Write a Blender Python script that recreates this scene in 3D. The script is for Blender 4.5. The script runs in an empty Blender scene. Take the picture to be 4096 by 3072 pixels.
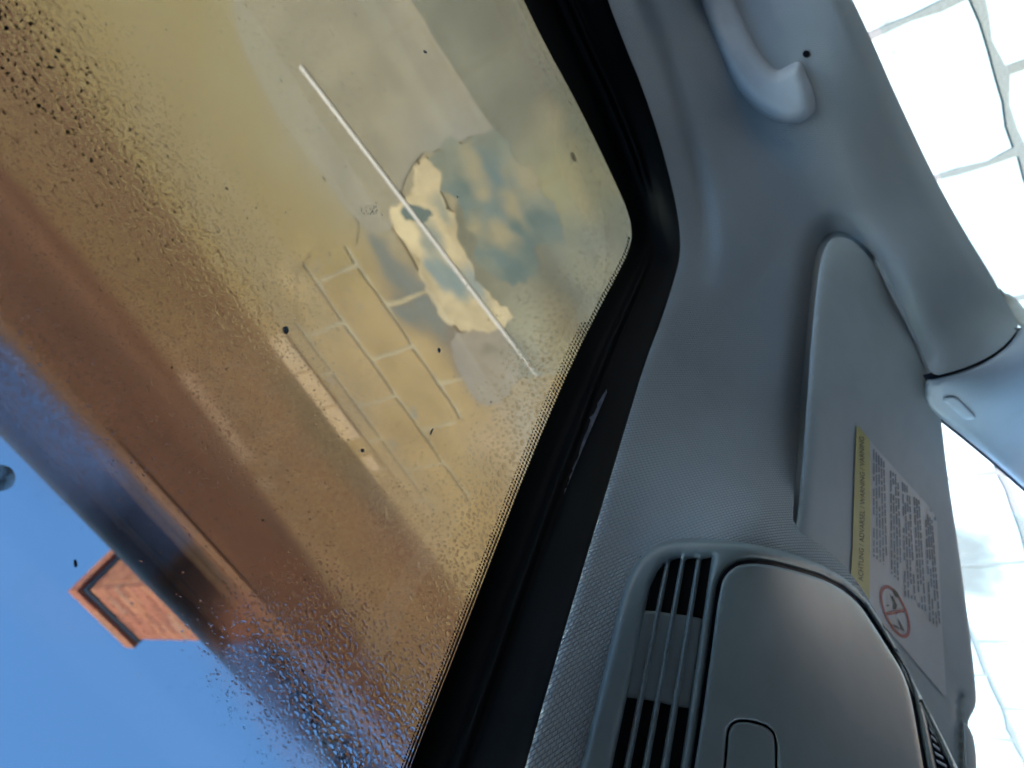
import bpy, bmesh, math, random
import numpy as np
from mathutils import Matrix, Vector
from mathutils.geometry import delaunay_2d_cdt

random.seed(7)
rng = np.random.default_rng(7)
S = bpy.context.scene
COL = S.collection
CAMH = 1.05                                   # camera height above the ground (m)

# ------------------------------------------------------------------ camera pose (car axes: X front, Y left, Z up)
FPX = 3100.0
CX, CY = 2048.0, 1536.0
_e, _t = math.radians(38), math.radians(14)
U = np.array([-math.cos(_e) * math.cos(_t), math.cos(_e) * math.sin(_t), math.sin(_e)])
F = np.array([4100.0, 6500.0, 3100.0])
F -= U * F.dot(U)
F /= np.linalg.norm(F)
L = np.cross(U, F)
R_CAM = np.array([F, L, U])                   # camera (right, down, forward) -> world

cam = bpy.data.cameras.new('camera')
camo = bpy.data.objects.new('camera', cam)
COL.objects.link(camo)
r_, d_, f_ = R_CAM[:, 0], R_CAM[:, 1], R_CAM[:, 2]
camo.matrix_world = Matrix(((r_[0], -d_[0], -f_[0], 0), (r_[1], -d_[1], -f_[1], 0), (r_[2], -d_[2], -f_[2], CAMH), (0, 0, 0, 1)))
cam.sensor_width = 36
cam.lens = FPX / 4096 * 36
cam.clip_start = 0.02
cam.clip_end = 2000
cam.dof.use_dof = True
cam.dof.focus_distance = 0.50
cam.dof.aperture_fstop = 9.0
S.camera = camo

# ------------------------------------------------------------------ sky, sun, exposure
SUN_EL, SUN_ROT = math.radians(41), math.radians(-34)
w = bpy.data.worlds.new("World")
S.world = w
w.use_nodes = True
nt = w.node_tree
sky = nt.nodes.new('ShaderNodeTexSky')
sky.sky_type = 'NISHITA'
sky.sun_disc = False
sky.sun_elevation = SUN_EL
sky.sun_rotation = SUN_ROT
sky.air_density = 1.0
sky.dust_density = 0.0
sky.ozone_density = 7.0
bg = nt.nodes['Background']
bg.inputs['Strength'].default_value = 0.15
nt.links.new(sky.outputs['Color'], bg.inputs['Color'])

sun = bpy.data.lights.new('sun', 'SUN')
sun.energy = 2.3
sun.angle = math.radians(0.5)
sun.color = (1.0, 0.86, 0.66)
suno = bpy.data.objects.new('sun', sun)
COL.objects.link(suno)
sd = Vector((math.sin(SUN_ROT) * math.cos(SUN_EL), math.cos(SUN_ROT) * math.cos(SUN_EL), math.sin(SUN_EL)))
suno.rotation_euler = sd.to_track_quat('Z', 'Y').to_euler()
suno.location = (0, 0, 30)

S.view_settings.view_transform = 'Standard'
S.view_settings.look = 'None'
S.view_settings.exposure = 3.5
S.view_settings.gamma = 1
S.view_settings.use_curve_mapping = False
S.render.engine = 'CYCLES'
S.cycles.use_denoising = True
S.cycles.max_bounces = 12
S.cycles.diffuse_bounces = 6
S.cycles.transmission_bounces = 10
S.cycles.transparent_max_bounces = 16
S.cycles.caustics_refractive = True
S.cycles.caustics_reflective = False
S.cycles.sample_clamp_indirect = 6.0

# ------------------------------------------------------------------ measuring helpers
def rays(px, py):
    """direction (world, unit depth along the lens axis) through a point measured in the photograph"""
    px = np.asarray(px, float); py = np.asarray(py, float)
    c = np.stack([(px - CX) / FPX, (py - CY) / FPX, np.ones_like(px)], -1)
    return c @ R_CAM.T

def project(p):
    c = (np.asarray(p, float) - np.array([0, 0, CAMH])) @ R_CAM
    return c[..., 0] / c[..., 2] * FPX + CX, c[..., 1] / c[..., 2] * FPX + CY

def on_z(px, py, z):
    d = rays(px, py)
    return d * (z / d[..., 2])[..., None] + np.array([0, 0, CAMH])

def on_y(px, py, dist):
    d = rays(px, py)
    return d * (dist / -d[..., 1])[..., None] + np.array([0, 0, CAMH])

class TPS:
    """smooth surface through control points (photo x, photo y, height over the camera)"""
    def __init__(s, pts, lam=0.0):
        P = np.array(pts, float)
        s.c = P[:, :2] / 1000
        v = rays(P[:, 0], P[:, 1])[:, 2] / P[:, 2]
        n = len(P)
        K = s.k(np.linalg.norm(s.c[:, None] - s.c[None], axis=2)) + lam * np.eye(n)
        Q = np.hstack([np.ones((n, 1)), s.c])
        A = np.block([[K, Q], [Q.T, np.zeros((3, 3))]])
        s.w = np.linalg.solve(A, np.concatenate([v, np.zeros(3)]))
    @staticmethod
    def k(r):
        return np.where(r > 1e-9, r * r * np.log(np.maximum(r, 1e-9)), 0)
    def depth(s, px, py):
        q = np.stack([np.ravel(px), np.ravel(py)], 1) / 1000
        K = s.k(np.linalg.norm(q[:, None] - s.c[None], axis=2))
        v = K @ s.w[:-3] + s.w[-3] + q @ s.w[-2:]
        return (1 / np.maximum(v, 0.2)).reshape(np.shape(px))

def seg_dist(px, py, poly, closed=True):
    P = np.array(poly, float)
    A = P if closed else P[:-1]
    B = np.roll(P, -1, 0) if closed else P[1:]
    q = np.stack([np.ravel(px), np.ravel(py)], 1)
    best = np.full(len(q), 1e9)
    for a, b in zip(A, B):
        ab = b - a
        t = np.clip(((q - a) @ ab) / max(ab @ ab, 1e-9), 0, 1)
        best = np.minimum(best, np.linalg.norm(q - (a + t[:, None] * ab), axis=1))
    return best.reshape(np.shape(px))

def inside(px, py, poly):
    P = np.array(poly, float)
    x = np.ravel(px); y = np.ravel(py)
    c = np.zeros(len(x), bool)
    for (x0, y0), (x1, y1) in zip(P, np.roll(P, -1, 0)):
        if y0 == y1:
            continue
        m = ((y0 > y) != (y1 > y)) & (x < (x1 - x0) * (y - y0) / (y1 - y0) + x0)
        c ^= m
    return c.reshape(np.shape(px))

def smooth(poly, n=2, closed=True):
    P = np.array(poly, float)
    for _ in range(n):                        # Chaikin corner cutting
        if closed:
            Q = np.roll(P, -1, 0)
            P = np.stack([P * .75 + Q * .25, P * .25 + Q * .75], 1).reshape(-1, 2)
        else:
            a, b = P[:-1], P[1:]
            P = np.vstack([P[:1], np.stack([a * .75 + b * .25, a * .25 + b * .75], 1).reshape(-1, 2), P[-1:]])
    return P

def resample(poly, step, closed=True):
    P = np.array(poly, float)
    if closed:
        P = np.vstack([P, P[:1]])
    seg = np.linalg.norm(np.diff(P, axis=0), axis=1)
    s = np.concatenate([[0], np.cumsum(seg)])
    n = max(3, int(round(s[-1] / step)))
    q = np.linspace(0, s[-1], n, endpoint=not closed)
    return np.stack([np.interp(q, s, P[:, 0]), np.interp(q, s, P[:, 1])], 1)

def smstep(a, b, x):
    t = np.clip((x - a) / (b - a), 0, 1)
    return t * t * (3 - 2 * t)

# ------------------------------------------------------------------ object helpers
def link(name, me, mats=(), parent=None):
    o = bpy.data.objects.new(name, me)
    COL.objects.link(o)
    for m in (mats if isinstance(mats, (list, tuple)) else [mats]):
        me.materials.append(m)
    if parent is not None:
        o.parent = parent
        o.matrix_parent_inverse = parent.matrix_world.inverted()
    return o

def tag(o, label=None, cat=None, group=None, kind=None):
    if label: o['label'] = label
    if cat: o['category'] = cat
    if group: o['group'] = group
    if kind: o['kind'] = kind
    return o

def empty(name, loc=(0, 0, 0)):
    o = bpy.data.objects.new(name, None)
    COL.objects.link(o)
    o.location = loc
    o.matrix_world = Matrix.Translation(loc)
    return o

def mesh(name, verts, faces, flat=False):
    me = bpy.data.meshes.new(name)
    me.from_pydata([tuple(map(float, v)) for v in verts], [], [tuple(map(int, f)) for f in faces])
    if not flat:
        me.polygons.foreach_set('use_smooth', [True] * len(me.polygons))
    me.update()
    return me

def box_me(name, lo, hi, bevel=0.0):
    bm = bmesh.new()
    bmesh.ops.create_cube(bm, size=1)
    lo, hi = Vector(lo), Vector(hi)
    for v in bm.verts:
        v.co = Vector(((v.co.x + .5) * (hi.x - lo.x) + lo.x, (v.co.y + .5) * (hi.y - lo.y) + lo.y, (v.co.z + .5) * (hi.z - lo.z) + lo.z))
    if bevel:
        bmesh.ops.bevel(bm, geom=bm.edges[:], offset=bevel, segments=1, affect='EDGES')
    me = bpy.data.meshes.new(name)
    bm.to_mesh(me); bm.free()
    return me

def patch(name, outline, surf, mat, parent=None, off=0.0, feat=None, pillow=(0, 1), step=24, skirt=0.012, holes=(), up=0.0, uv=None):
    """A moulded panel: the outline as measured, filled with a fine net that lies on the surface `surf`,
    rounded at its edges (pillow = height, width) and closed with a return edge of real thickness."""
    loops = [resample(outline, step)] + [resample(h, min(step, 12)) for h in holes]
    P = list(loops[0]); edges = []; base = 0; P = []
    for lp in loops:
        n = len(lp)
        P += list(lp)
        edges += [(base + i, base + (i + 1) % n) for i in range(n)]
        base += n
    lo, hi = loops[0].min(0), loops[0].max(0)
    gx, gy = np.meshgrid(np.arange(lo[0], hi[0], step), np.arange(lo[1], hi[1], step))
    gx = gx + (np.arange(gx.shape[0]) % 2)[:, None] * step * .5
    gx, gy = gx.ravel(), gy.ravel()
    m = inside(gx, gy, loops[0]) & (seg_dist(gx, gy, loops[0]) > step * .45)
    for lp in loops[1:]:
        m &= ~inside(gx, gy, lp) & (seg_dist(gx, gy, lp) > step * .35)
    P += list(np.stack([gx[m], gy[m]], 1))
    if pillow[0]:                             # rings close to the edge so the rounding is smooth
        for fr in (.12, .35, .65):
            for lp in loops:
                t = np.roll(lp, -1, 0) - np.roll(lp, 1, 0)
                t /= np.linalg.norm(t, axis=1)[:, None] + 1e-9
                nrm = np.stack([-t[:, 1], t[:, 0]], 1)
                for sg in (1, -1):
                    q = lp + sg * nrm * pillow[1] * fr
                    ok = inside(q[:, 0], q[:, 1], loops[0])
                    for h in loops[1:]:
                        ok &= ~inside(q[:, 0], q[:, 1], h)
                    dm = seg_dist(q[:, 0], q[:, 1], loops[0])
                    for h in loops[1:]:
                        dm = np.minimum(dm, seg_dist(q[:, 0], q[:, 1], h))
                    ok &= dm > pillow[1] * fr * .9
                    P += list(q[ok])
    res = delaunay_2d_cdt([Vector((float(a), float(b))) for a, b in P], edges, [], 0, 1e-4, False)
    V = np.array([(v.x, v.y) for v in res[0]]); T = np.array([tuple(f) for f in res[2]])
    cen = V[T].mean(1)
    ok = inside(cen[:, 0], cen[:, 1], loops[0])
    for lp in loops[1:]:
        ok &= ~inside(cen[:, 0], cen[:, 1], lp)
    T = [tuple(int(i) for i in f) for f in T[ok]]
    px, py = V[:, 0], V[:, 1]
    t = surf.depth(px, py) - off
    if feat is not None:
        t = t - feat(px, py)
    if pillow[0]:
        d = seg_dist(px, py, loops[0])
        for lp in loops[1:]:
            d = np.minimum(d, seg_dist(px, py, lp))
        q = np.clip(d / pillow[1], 0, 1)
        t = t + pillow[0] * (1 - np.sqrt(1 - (1 - q) ** 2))
    D = rays(px, py)
    W = D * t[:, None] + np.array([0, 0, CAMH])
    # orient faces to the cabin
    a = [T[0]] if T else []
    faces = []
    for f in T:
        p0, p1, p2 = W[f[0]], W[f[1]], W[f[2]]
        nn = np.cross(p1 - p0, p2 - p0)
        faces.append(f if nn @ D[f[0]] < 0 else f[::-1])
    cnt = {}
    for f in faces:
        for i in range(3):
            k = (f[i], f[(i + 1) % 3])
            cnt[k] = cnt.get(k, 0) + 1
    bd = [k for k in cnt if (k[1], k[0]) not in cnt]
    verts = list(W); idx = {}
    if skirt:
        for k in bd:
            for v in k:
                if v not in idx:
                    idx[v] = (len(verts), len(verts) + 1)
                    dd = D[v] / np.linalg.norm(D[v])
                    verts.append(W[v]); verts.append(W[v] + dd * skirt + np.array([0, 0, up]))
        for a_, b_ in bd:
            faces.append((idx[b_][0], idx[a_][0], idx[a_][1], idx[b_][1]))
    me = mesh(name, verts, faces)
    if uv is not None:                                    # cloth length along and across the panel, in metres
        ax = np.arange(lo[0], hi[0] + 30, 30); ay = np.arange(lo[1], hi[1] + 30, 30)
        GX, GY = np.meshgrid(ax, ay)
        G = rays(GX, GY) * uv.depth(GX, GY)[..., None]
        du = np.linalg.norm(np.diff(G, axis=1), axis=2); dv_ = np.linalg.norm(np.diff(G, axis=0), axis=2)
        Ug = np.hstack([np.zeros((len(ay), 1)), np.cumsum(du, 1)]); Ug -= Ug[:, [len(ax) // 2]]
        Vg = np.vstack([np.zeros((1, len(ax))), np.cumsum(dv_, 0)]); Vg -= Vg[[len(ay) // 2]]
        vx, vy = project(np.array(verts))
        fx = np.clip((vx - ax[0]) / 30, 0, len(ax) - 1.001); fy = np.clip((vy - ay[0]) / 30, 0, len(ay) - 1.001)
        ix, iy = fx.astype(int), fy.astype(int); tx, ty = fx - ix, fy - iy
        bl_ = lambda A: (A[iy, ix] * (1 - tx) + A[iy, ix + 1] * tx) * (1 - ty) + (A[iy + 1, ix] * (1 - tx) + A[iy + 1, ix + 1] * tx) * ty
        uvs = np.stack([bl_(Ug), bl_(Vg)], 1)
        li = np.empty(len(me.loops), np.int32); me.loops.foreach_get('vertex_index', li)
        me.uv_layers.new(name='cloth').data.foreach_set('uv', uvs[li].astype(np.float32).ravel())
    return link(name, me, mat, parent)

# ------------------------------------------------------------------ materials
def nodes(name):
    m = bpy.data.materials.new(name)
    m.use_nodes = True
    return m, m.node_tree.nodes, m.node_tree.links, m.node_tree.nodes['Principled BSDF']

def N(nd, typ, **kw):
    n = nd.new(typ)
    for k, v in kw.items():
        if k in n.inputs.keys() if hasattr(n.inputs, 'keys') else False:
            n.inputs[k].default_value = v
        else:
            setattr(n, k, v)
    return n

def mixcol(nd, lk, fac, a, b):
    mx = nd.new('ShaderNodeMix'); mx.data_type = 'RGBA'
    for sock, val in ((mx.inputs[0], fac), (mx.inputs[6], a), (mx.inputs[7], b)):
        if hasattr(val, 'is_output'):
            lk.new(val, sock)
        elif isinstance(val, (int, float)):
            sock.default_value = val
        else:
            sock.default_value = (*val, 1) if len(val) == 3 else val
    return mx.outputs[2]

def noise(nd, lk, scale, detail=5, rough=.6, coord=None, dist=0):
    n = nd.new('ShaderNodeTexNoise')
    n.inputs['Scale'].default_value = scale
    n.inputs['Detail'].default_value = detail
    n.inputs['Roughness'].default_value = rough
    n.inputs['Distortion'].default_value = dist
    if coord is not None:
        lk.new(coord, n.inputs['Vector'])
    return n.outputs[0]

def ramp(nd, lk, val, lo, hi):
    r = nd.new('ShaderNodeMapRange')
    r.interpolation_type = 'SMOOTHSTEP'
    lk.new(val, r.inputs[0])
    r.inputs[1].default_value = lo
    r.inputs[2].default_value = hi
    return r.outputs[0]

def bump(nd, lk, h, strength, dist, bsdf):
    b = nd.new('ShaderNodeBump')
    b.inputs['Strength'].default_value = strength
    b.inputs['Distance'].default_value = dist
    lk.new(h, b.inputs['Height'])
    lk.new(b.outputs[0], bsdf.inputs['Normal'])

def pos(nd):
    return nd.new('ShaderNodeNewGeometry').outputs['Position']

def surface(name, col, rough=.6, var=.12, scale=6.0, bscale=0, bdist=0.0, spec=.5, col2=None, coat=0):
    m, nd, lk, b = nodes(name)
    p = pos(nd)
    c2 = col2 or tuple(max(0, c * (1 - var * 2)) for c in col)
    c1 = col if col2 else tuple(c * (1 + var) for c in col)
    lk.new(mixcol(nd, lk, ramp(nd, lk, noise(nd, lk, scale, coord=p), .3, .7), c2, c1), b.inputs['Base Color'])
    b.inputs['Roughness'].default_value = rough
    b.inputs['Specular IOR Level'].default_value = spec
    if coat:
        b.inputs['Coat Weight'].default_value = coat
    if bscale:
        bump(nd, lk, noise(nd, lk, bscale, 3, coord=p), .6, bdist, b)
    return m

def fabric(name, col):
    """ribbed knit of a headliner: rows of small stitches"""
    m, nd, lk, b = nodes(name)
    p = pos(nd)
    mp = nd.new('ShaderNodeUVMap'); mp.uv_map = 'cloth'
    br = nd.new('ShaderNodeTexBrick')
    br.offset = .5
    for k, v in (('Scale', 1.0), ('Mortar Size', .0006), ('Mortar Smooth', 1.0), ('Brick Width', .0034), ('Row Height', .0026)):
        br.inputs[k].default_value = v
    lk.new(mp.outputs[0], br.inputs['Vector'])
    n2 = noise(nd, lk, 9, 4, coord=p)
    c = mixcol(nd, lk, ramp(nd, lk, n2, .3, .7), tuple(x * .93 for x in col), tuple(x * 1.05 for x in col))
    c = mixcol(nd, lk, br.outputs['Fac'], c, tuple(x * .76 for x in col))
    lk.new(c, b.inputs['Base Color'])
    b.inputs['Roughness'].default_value = .95
    b.inputs['Specular IOR Level'].default_value = .15
    b.inputs['Sheen Weight'].default_value = .15
    inv = nd.new('ShaderNodeMath'); inv.operation = 'SUBTRACT'; inv.inputs[0].default_value = 1
    lk.new(br.outputs['Fac'], inv.inputs[1])
    bump(nd, lk, inv.outputs[0], .9, .0014, b)
    return m

GREY = (.42, .472, .512)
M = {}
M['fabric'] = fabric('headliner_fabric', GREY)
M['plastic'] = surface('grey_plastic', (.150, .196, .212), .42, .03, 30, 900, .00012)
M['lens'] = surface('lamp_panel_plastic', (.160, .204, .218), .37, .03, 30, 900, .00005)
M['handle'] = surface('handle_plastic', (.41, .46, .51), .5, .03, 30)
M['visor'] = surface('visor_vinyl', (.345, .398, .425), .6, .03, 20, 700, .0002)
M['pillar'] = surface('pillar_plastic', (.32, .38, .46), .5, .03, 20, 900, .0002)
M['trim'] = surface('trim_plastic', (.40, .39, .37), .55, .05, 20)
M['black'] = surface('black_rubber', (.012, .014, .016), .55, .1, 40, spec=.35)
M['gloss'] = surface('black_gloss_trim', (.0030, .0035, .0042), .55, .1, 25, spec=.05)
M['cavity'] = surface('dark_cavity', (.006, .007, .009), .9, .1, 40, spec=.1)
M['gap'] = surface('console_gap', (.02, .025, .045), .6, .1, 40, spec=.3)
M['label_white'] = surface('label_paper', (.44, .475, .50), .5, .02, 30)
M['label_yellow'] = surface('label_yellow', (.40, .385, .13), .5, .03, 30)
M['ink'] = surface('label_ink', (.045, .05, .03), .6, .1, 30)
M['greyink'] = surface('label_grey_ink', (.20, .235, .27), .6, .15, 60)
M['red'] = surface('label_red', (.26, .035, .05), .5, .05, 30)
M['scuff'] = surface('scuffed_tape', (.20, .205, .26), .5, .25, 90, 300, .0006, .5)

# ================================================================== setting: ground
gm = surface('concrete_ground', (.16, .165, .17), .9, .2, 1.5, 40, .004)
g = link('ground', mesh('ground', [(-150, -150, 0), (150, -150, 0), (150, 150, 0), (-150, 150, 0)], [(0, 1, 2, 3)]), gm)
tag(g, kind='structure')

# ================================================================== house
WALL = 1.60                                   # distance of the wall face from the camera
YW = -WALL
house = empty('house', (1.0, YW - 2, 0))
tag(house, 'two storey house with painted block wall, brown brick above and an orange chimney', 'house')

def at_wall(pts, d=WALL):
    P = np.array(pts, float)
    W = on_y(P[:, 0], P[:, 1], d)
    return [(float(a), float(c)) for a, b, c in W]       # (x, z)

def stain_mat(name, base, stains, nscale=5, bscale=60, bdist=.002, rough=.85, fine=.08, dist=.12):
    """paint with stains of their own shape at fixed places on the wall: (x, z, rx, rz, colour, softness)"""
    m, nd, lk, b = nodes(name)
    p = pos(nd)
    n1 = nd.new('ShaderNodeTexNoise'); n1.inputs['Scale'].default_value = nscale; n1.inputs['Detail'].default_value = 6
    lk.new(p, n1.inputs['Vector'])
    sub = nd.new('ShaderNodeVectorMath'); sub.operation = 'SUBTRACT'; sub.inputs[1].default_value = (.5, .5, .5)
    lk.new(n1.outputs['Color'], sub.inputs[0])
    sc = nd.new('ShaderNodeVectorMath'); sc.operation = 'SCALE'; sc.inputs[3].default_value = dist * 2
    lk.new(sub.outputs[0], sc.inputs[0])
    ad = nd.new('ShaderNodeVectorMath'); ad.operation = 'ADD'
    lk.new(p, ad.inputs[0]); lk.new(sc.outputs[0], ad.inputs[1])
    cur = mixcol(nd, lk, ramp(nd, lk, noise(nd, lk, 7, 6, coord=p), .3, .7), tuple(c * (1 - fine * 2) for c in base), tuple(c * (1 + fine) for c in base))
    for (x, z, rx, rz, colr, soft) in stains:
        s1 = nd.new('ShaderNodeVectorMath'); s1.operation = 'SUBTRACT'; s1.inputs[1].default_value = (x, YW, z)
        lk.new(ad.outputs[0], s1.inputs[0])
        s2 = nd.new('ShaderNodeVectorMath'); s2.operation = 'MULTIPLY'; s2.inputs[1].default_value = (1 / rx, .3, 1 / rz)
        lk.new(s1.outputs[0], s2.inputs[0])
        ln = nd.new('ShaderNodeVectorMath'); ln.operation = 'LENGTH'
        lk.new(s2.outputs[0], ln.inputs[0])
        mr = nd.new('ShaderNodeMapRange'); mr.interpolation_type = 'SMOOTHSTEP'
        mr.inputs[1].default_value = 1 - soft; mr.inputs[2].default_value = 1 + soft
        mr.inputs[3].default_value = 1; mr.inputs[4].default_value = 0
        lk.new(ln.outputs['Value'], mr.inputs[0])
        cur = mixcol(nd, lk, mr.outputs[0], cur, colr)
    lk.new(cur, b.inputs['Base Color'])
    b.inputs['Roughness'].default_value = rough
    b.inputs['Specular IOR Level'].default_value = .2
    if bscale:
        bump(nd, lk, noise(nd, lk, bscale, 4, coord=p), .5, bdist, b)
    return m

Zc = CAMH
TAN = (0.370, 0.197, 0.073)
OCHRE = (0.290, 0.153, 0.032)
WHITE = (.275, .325, .335)
wall_stains = [
    (-.6, 2.0 + Zc, .9, .75, OCHRE, .35),
    (-.5, 1.5 + Zc, .8, .6, (0.279, 0.167, 0.062), .5),
    (0.0, 1.35 + Zc, .42, .30, (0.294, 0.193, 0.109), .5),
    (.55, 1.55 + Zc, .16, .10, (0.218, 0.130, 0.067), .5),
    (.75, 1.50 + Zc, .14, .07, (0.159, 0.097, 0.059), .6),
    (1.30, 1.50 + Zc, .35, .25, (0.377, 0.207, 0.105), .5),
    (2.6, .3 + Zc, 3.5, .62, WHITE, .12), (-.5, .1 + Zc, 1.6, .55, WHITE, .12),
    (1.68, .40 + Zc, .15, .06, (0.108, 0.110, 0.106), .45), (.20, .235 + Zc, .10, .05, (0.197, 0.207, 0.197), .4),
    (.86, .17 + Zc, .06, .03, (0.235, 0.249, 0.254), .6),
]
for _x, _z in at_wall([(1690, 1180), (1610, 1090), (1725, 1270), (1560, 1010), (1650, 1240)]):
    wall_stains.append((_x, _z, .055, .03, (.165, .125, .085), .8))
M['block'] = stain_mat('painted_block', TAN, wall_stains)
_n, _l = M['block'].node_tree.nodes, M['block'].node_tree.links
_b = _n['Principled BSDF']; _src = _b.inputs['Base Color'].links[0].from_socket
_g = ramp(_n, _l, noise(_n, _l, 9, 8, .7, coord=pos(_n)), .60, .74)
_l.new(mixcol(_n, _l, _g, _src, (.16, .155, .14)), _b.inputs['Base Color'])
M['mortar'] = stain_mat('mortar', (0.413, 0.263, 0.134), [(2.6, .2 + Zc, 3.6, .7, (.125, .128, .125), .1), (-.5, .1 + Zc, 1.6, .7, (.125, .128, .125), .1)], bscale=200, bdist=.004)

# block courses: 0.30 x 0.20 blocks laid in half bond, joints 9 mm, mortar a little behind the faces
lower = link('wall', box_me('wall', (-9, YW - .25, 0), (9, YW - .0035, 2.262 + Zc)), M['mortar'], house)
BX0, BX1 = -1.3, 4.7
block_me = {}
def block_mesh(k):
    """one block with chipped, uneven arrises"""
    if k not in block_me:
        r = random.Random(k + 40)
        hw, hh = .1425, .0925
        P = []
        for a, b, n in (((-hw, -hh), (hw, -hh), 6), ((hw, -hh), (hw, hh), 4), ((hw, hh), (-hw, hh), 6), ((-hw, hh), (-hw, -hh), 4)):
            for i in range(n):
                t = i / n
                c = .004 if i == 0 else 0
                x, z = a[0] + (b[0] - a[0]) * t, a[1] + (b[1] - a[1]) * t
                P.append((x * (1 - c * 6) + r.gauss(0, .0022), z * (1 - c * 9) + r.gauss(0, .0022)))
        n = len(P)
        vs = [(x, .01, z) for x, z in P] + [(x * 1.012, -.01, z * 1.015) for x, z in P]
        fs = [tuple(reversed(range(n)))] + [(i, (i + 1) % n, (i + 1) % n + n, i + n) for i in range(n)]
        me = mesh('block', vs, fs, flat=True)
        bm = bmesh.new(); bm.from_mesh(me); bmesh.ops.recalc_face_normals(bm, faces=bm.faces[:]); bm.to_mesh(me); bm.free()
        me.materials.append(M['block'])
        block_me[k] = me
    return block_me[k]
for row in range(-11, 1):
    z0 = 1.88 + .2 * row
    shift = .05 if row % 2 else .20
    k0 = math.ceil((BX0 - shift) / .3)
    for i in range(k0, k0 + int((BX1 - BX0) / .3)):
        x0 = shift + .3 * i
        if x0 > 2.2 and z0 > .9:
            continue
        o = bpy.data.objects.new('block', block_mesh(random.randrange(14)))
        COL.objects.link(o)
        o.location = (x0 + .15, YW - .010 + random.uniform(-.0004, .0004), z0 + .1 + Zc)
        o.rotation_euler = (0, random.uniform(-.003, .003), 0)
        o.parent = lower
        o.matrix_parent_inverse = lower.matrix_world.inverted()
bm = bmesh.new()                              # the courses beyond the part the photo shows, still blocks
def addbox(bm, lo, hi):
    r = bmesh.ops.create_cube(bm, size=1)
    lo, hi = Vector(lo), Vector(hi)
    for v in r['verts']:
        v.co = Vector(((v.co.x + .5) * (hi.x - lo.x) + lo.x, (v.co.y + .5) * (hi.y - lo.y) + lo.y, (v.co.z + .5) * (hi.z - lo.z) + lo.z))
for row in range(-14, 1):
    z0 = 1.88 + .2 * row + Zc
    shift = .05 if row % 2 else .20
    k0 = math.ceil((BX0 - shift) / .3)
    kk = k0 + int((BX1 - BX0) / .3)
    for i in range(-30, 30):
        x0 = shift + .3 * i
        if row >= -11 and k0 <= i < kk and not (x0 > 2.2 and z0 - Zc > .9):
            continue
        addbox(bm, (x0 + .0045, YW - .02, max(z0 + .0045, .002)), (x0 + .2955, YW, z0 + .1955))
me = bpy.data.meshes.new('block_courses'); bm.to_mesh(me); bm.free()
tag(link('block_courses', me, M['block'], lower), kind='stuff')

for i in range(-6, 16):                       # a thin course of cut blocks under the bricks
    x0 = .05 + .3 * i
    o = link('block', box_me('block', (x0 + .007, YW - .02, 2.087 + Zc), (x0 + .293, YW + random.uniform(-.0004, .0004), 2.156 + Zc), .003), M['block'], lower)
# the closing course of narrow bricks: most are painted over, a few are pale orange brick
M['palebrick'] = surface('pale_orange_brick', (0.619, 0.332, 0.157), .85, .06, 25, 120, .002)
M['paintbrick'] = surface('painted_brick', (0.264, 0.185, 0.081), .9, .12, 12, 120, .002)
xx = -1.4
while xx < 4.4:
    ln = .155
    is_pale = .53 < xx + .07 < .90
    part_ = (.40 < xx + .07 <= .53)
    o = link('brick', box_me('brick', (xx + .004, YW - .05, 2.162 + Zc), (xx + ln - .004, YW + (.006 if is_pale else 0), 2.262 + Zc), .003), M['palebrick'] if is_pale else M['block'], lower)
    if is_pale: o['label'] = 'pale orange brick at the top of the painted wall'
    xx += ln
for (xa, xb, za, zb) in ((.46, .52, 2.17, 2.25), (1.005, 1.075, 2.175, 2.245)):
    link('brick', box_me('brick', (xa, YW - .03, za + Zc), (xb, YW + .005, zb + Zc), .006), M['palebrick'], lower)

# coats of render, flaking paint and one grey glass reflection lying on the block faces: thin sheets with ragged edges
def sheet(name, pts, mat, thick, rough=.015, parent=lower, base=0.0016, n=1, step=.025):
    P = smooth(np.array(at_wall(pts)), n)
    P = resample(P, step)
    t = np.roll(P, -1, 0) - np.roll(P, 1, 0)
    t /= np.linalg.norm(t, axis=1)[:, None] + 1e-9
    nr = np.stack([-t[:, 1], t[:, 0]], 1)
    j = rng.normal(0, 1, len(P)); j = j * .6 + np.roll(j, 1) * .3 + np.roll(j, 2) * .3
    P = P + nr * (j * rough)[:, None]
    P[:, 1] = np.minimum(P[:, 1], 2.157 + Zc)
    P = P[np.linalg.norm(P - np.roll(P, 1, 0), axis=1) > 1e-4]
    res = delaunay_2d_cdt([Vector((float(a), float(b))) for a, b in P], [(i, (i + 1) % len(P)) for i in range(len(P))], [], 0, 1e-5, False)
    V = [(v.x, v.y) for v in res[0]]
    T = [f for f in res[2] if inside(*np.mean([[V[i]] for i in f], 0).T, P)[0]]
    n_ = len(V)
    vs = [(a, YW + base + thick, b) for a, b in V] + [(a, YW + base - .004, b) for a, b in V]
    fs = []
    for f in T:
        (x0, z0), (x1, z1), (x2, z2) = V[f[0]], V[f[1]], V[f[2]]
        up_ = (x1 - x0) * (z2 - z0) - (x2 - x0) * (z1 - z0) < 0
        fs.append(tuple(f) if up_ else tuple(reversed(f)))
    cnt = set()
    for f in fs:
        for i in range(3): cnt.add((f[i], f[(i + 1) % 3]))
    fs += [(b, a, a + n_, b + n_) for a, b in cnt if (b, a) not in cnt]
    return link(name, mesh(name, vs, fs, flat=True), mat, parent)

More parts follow.
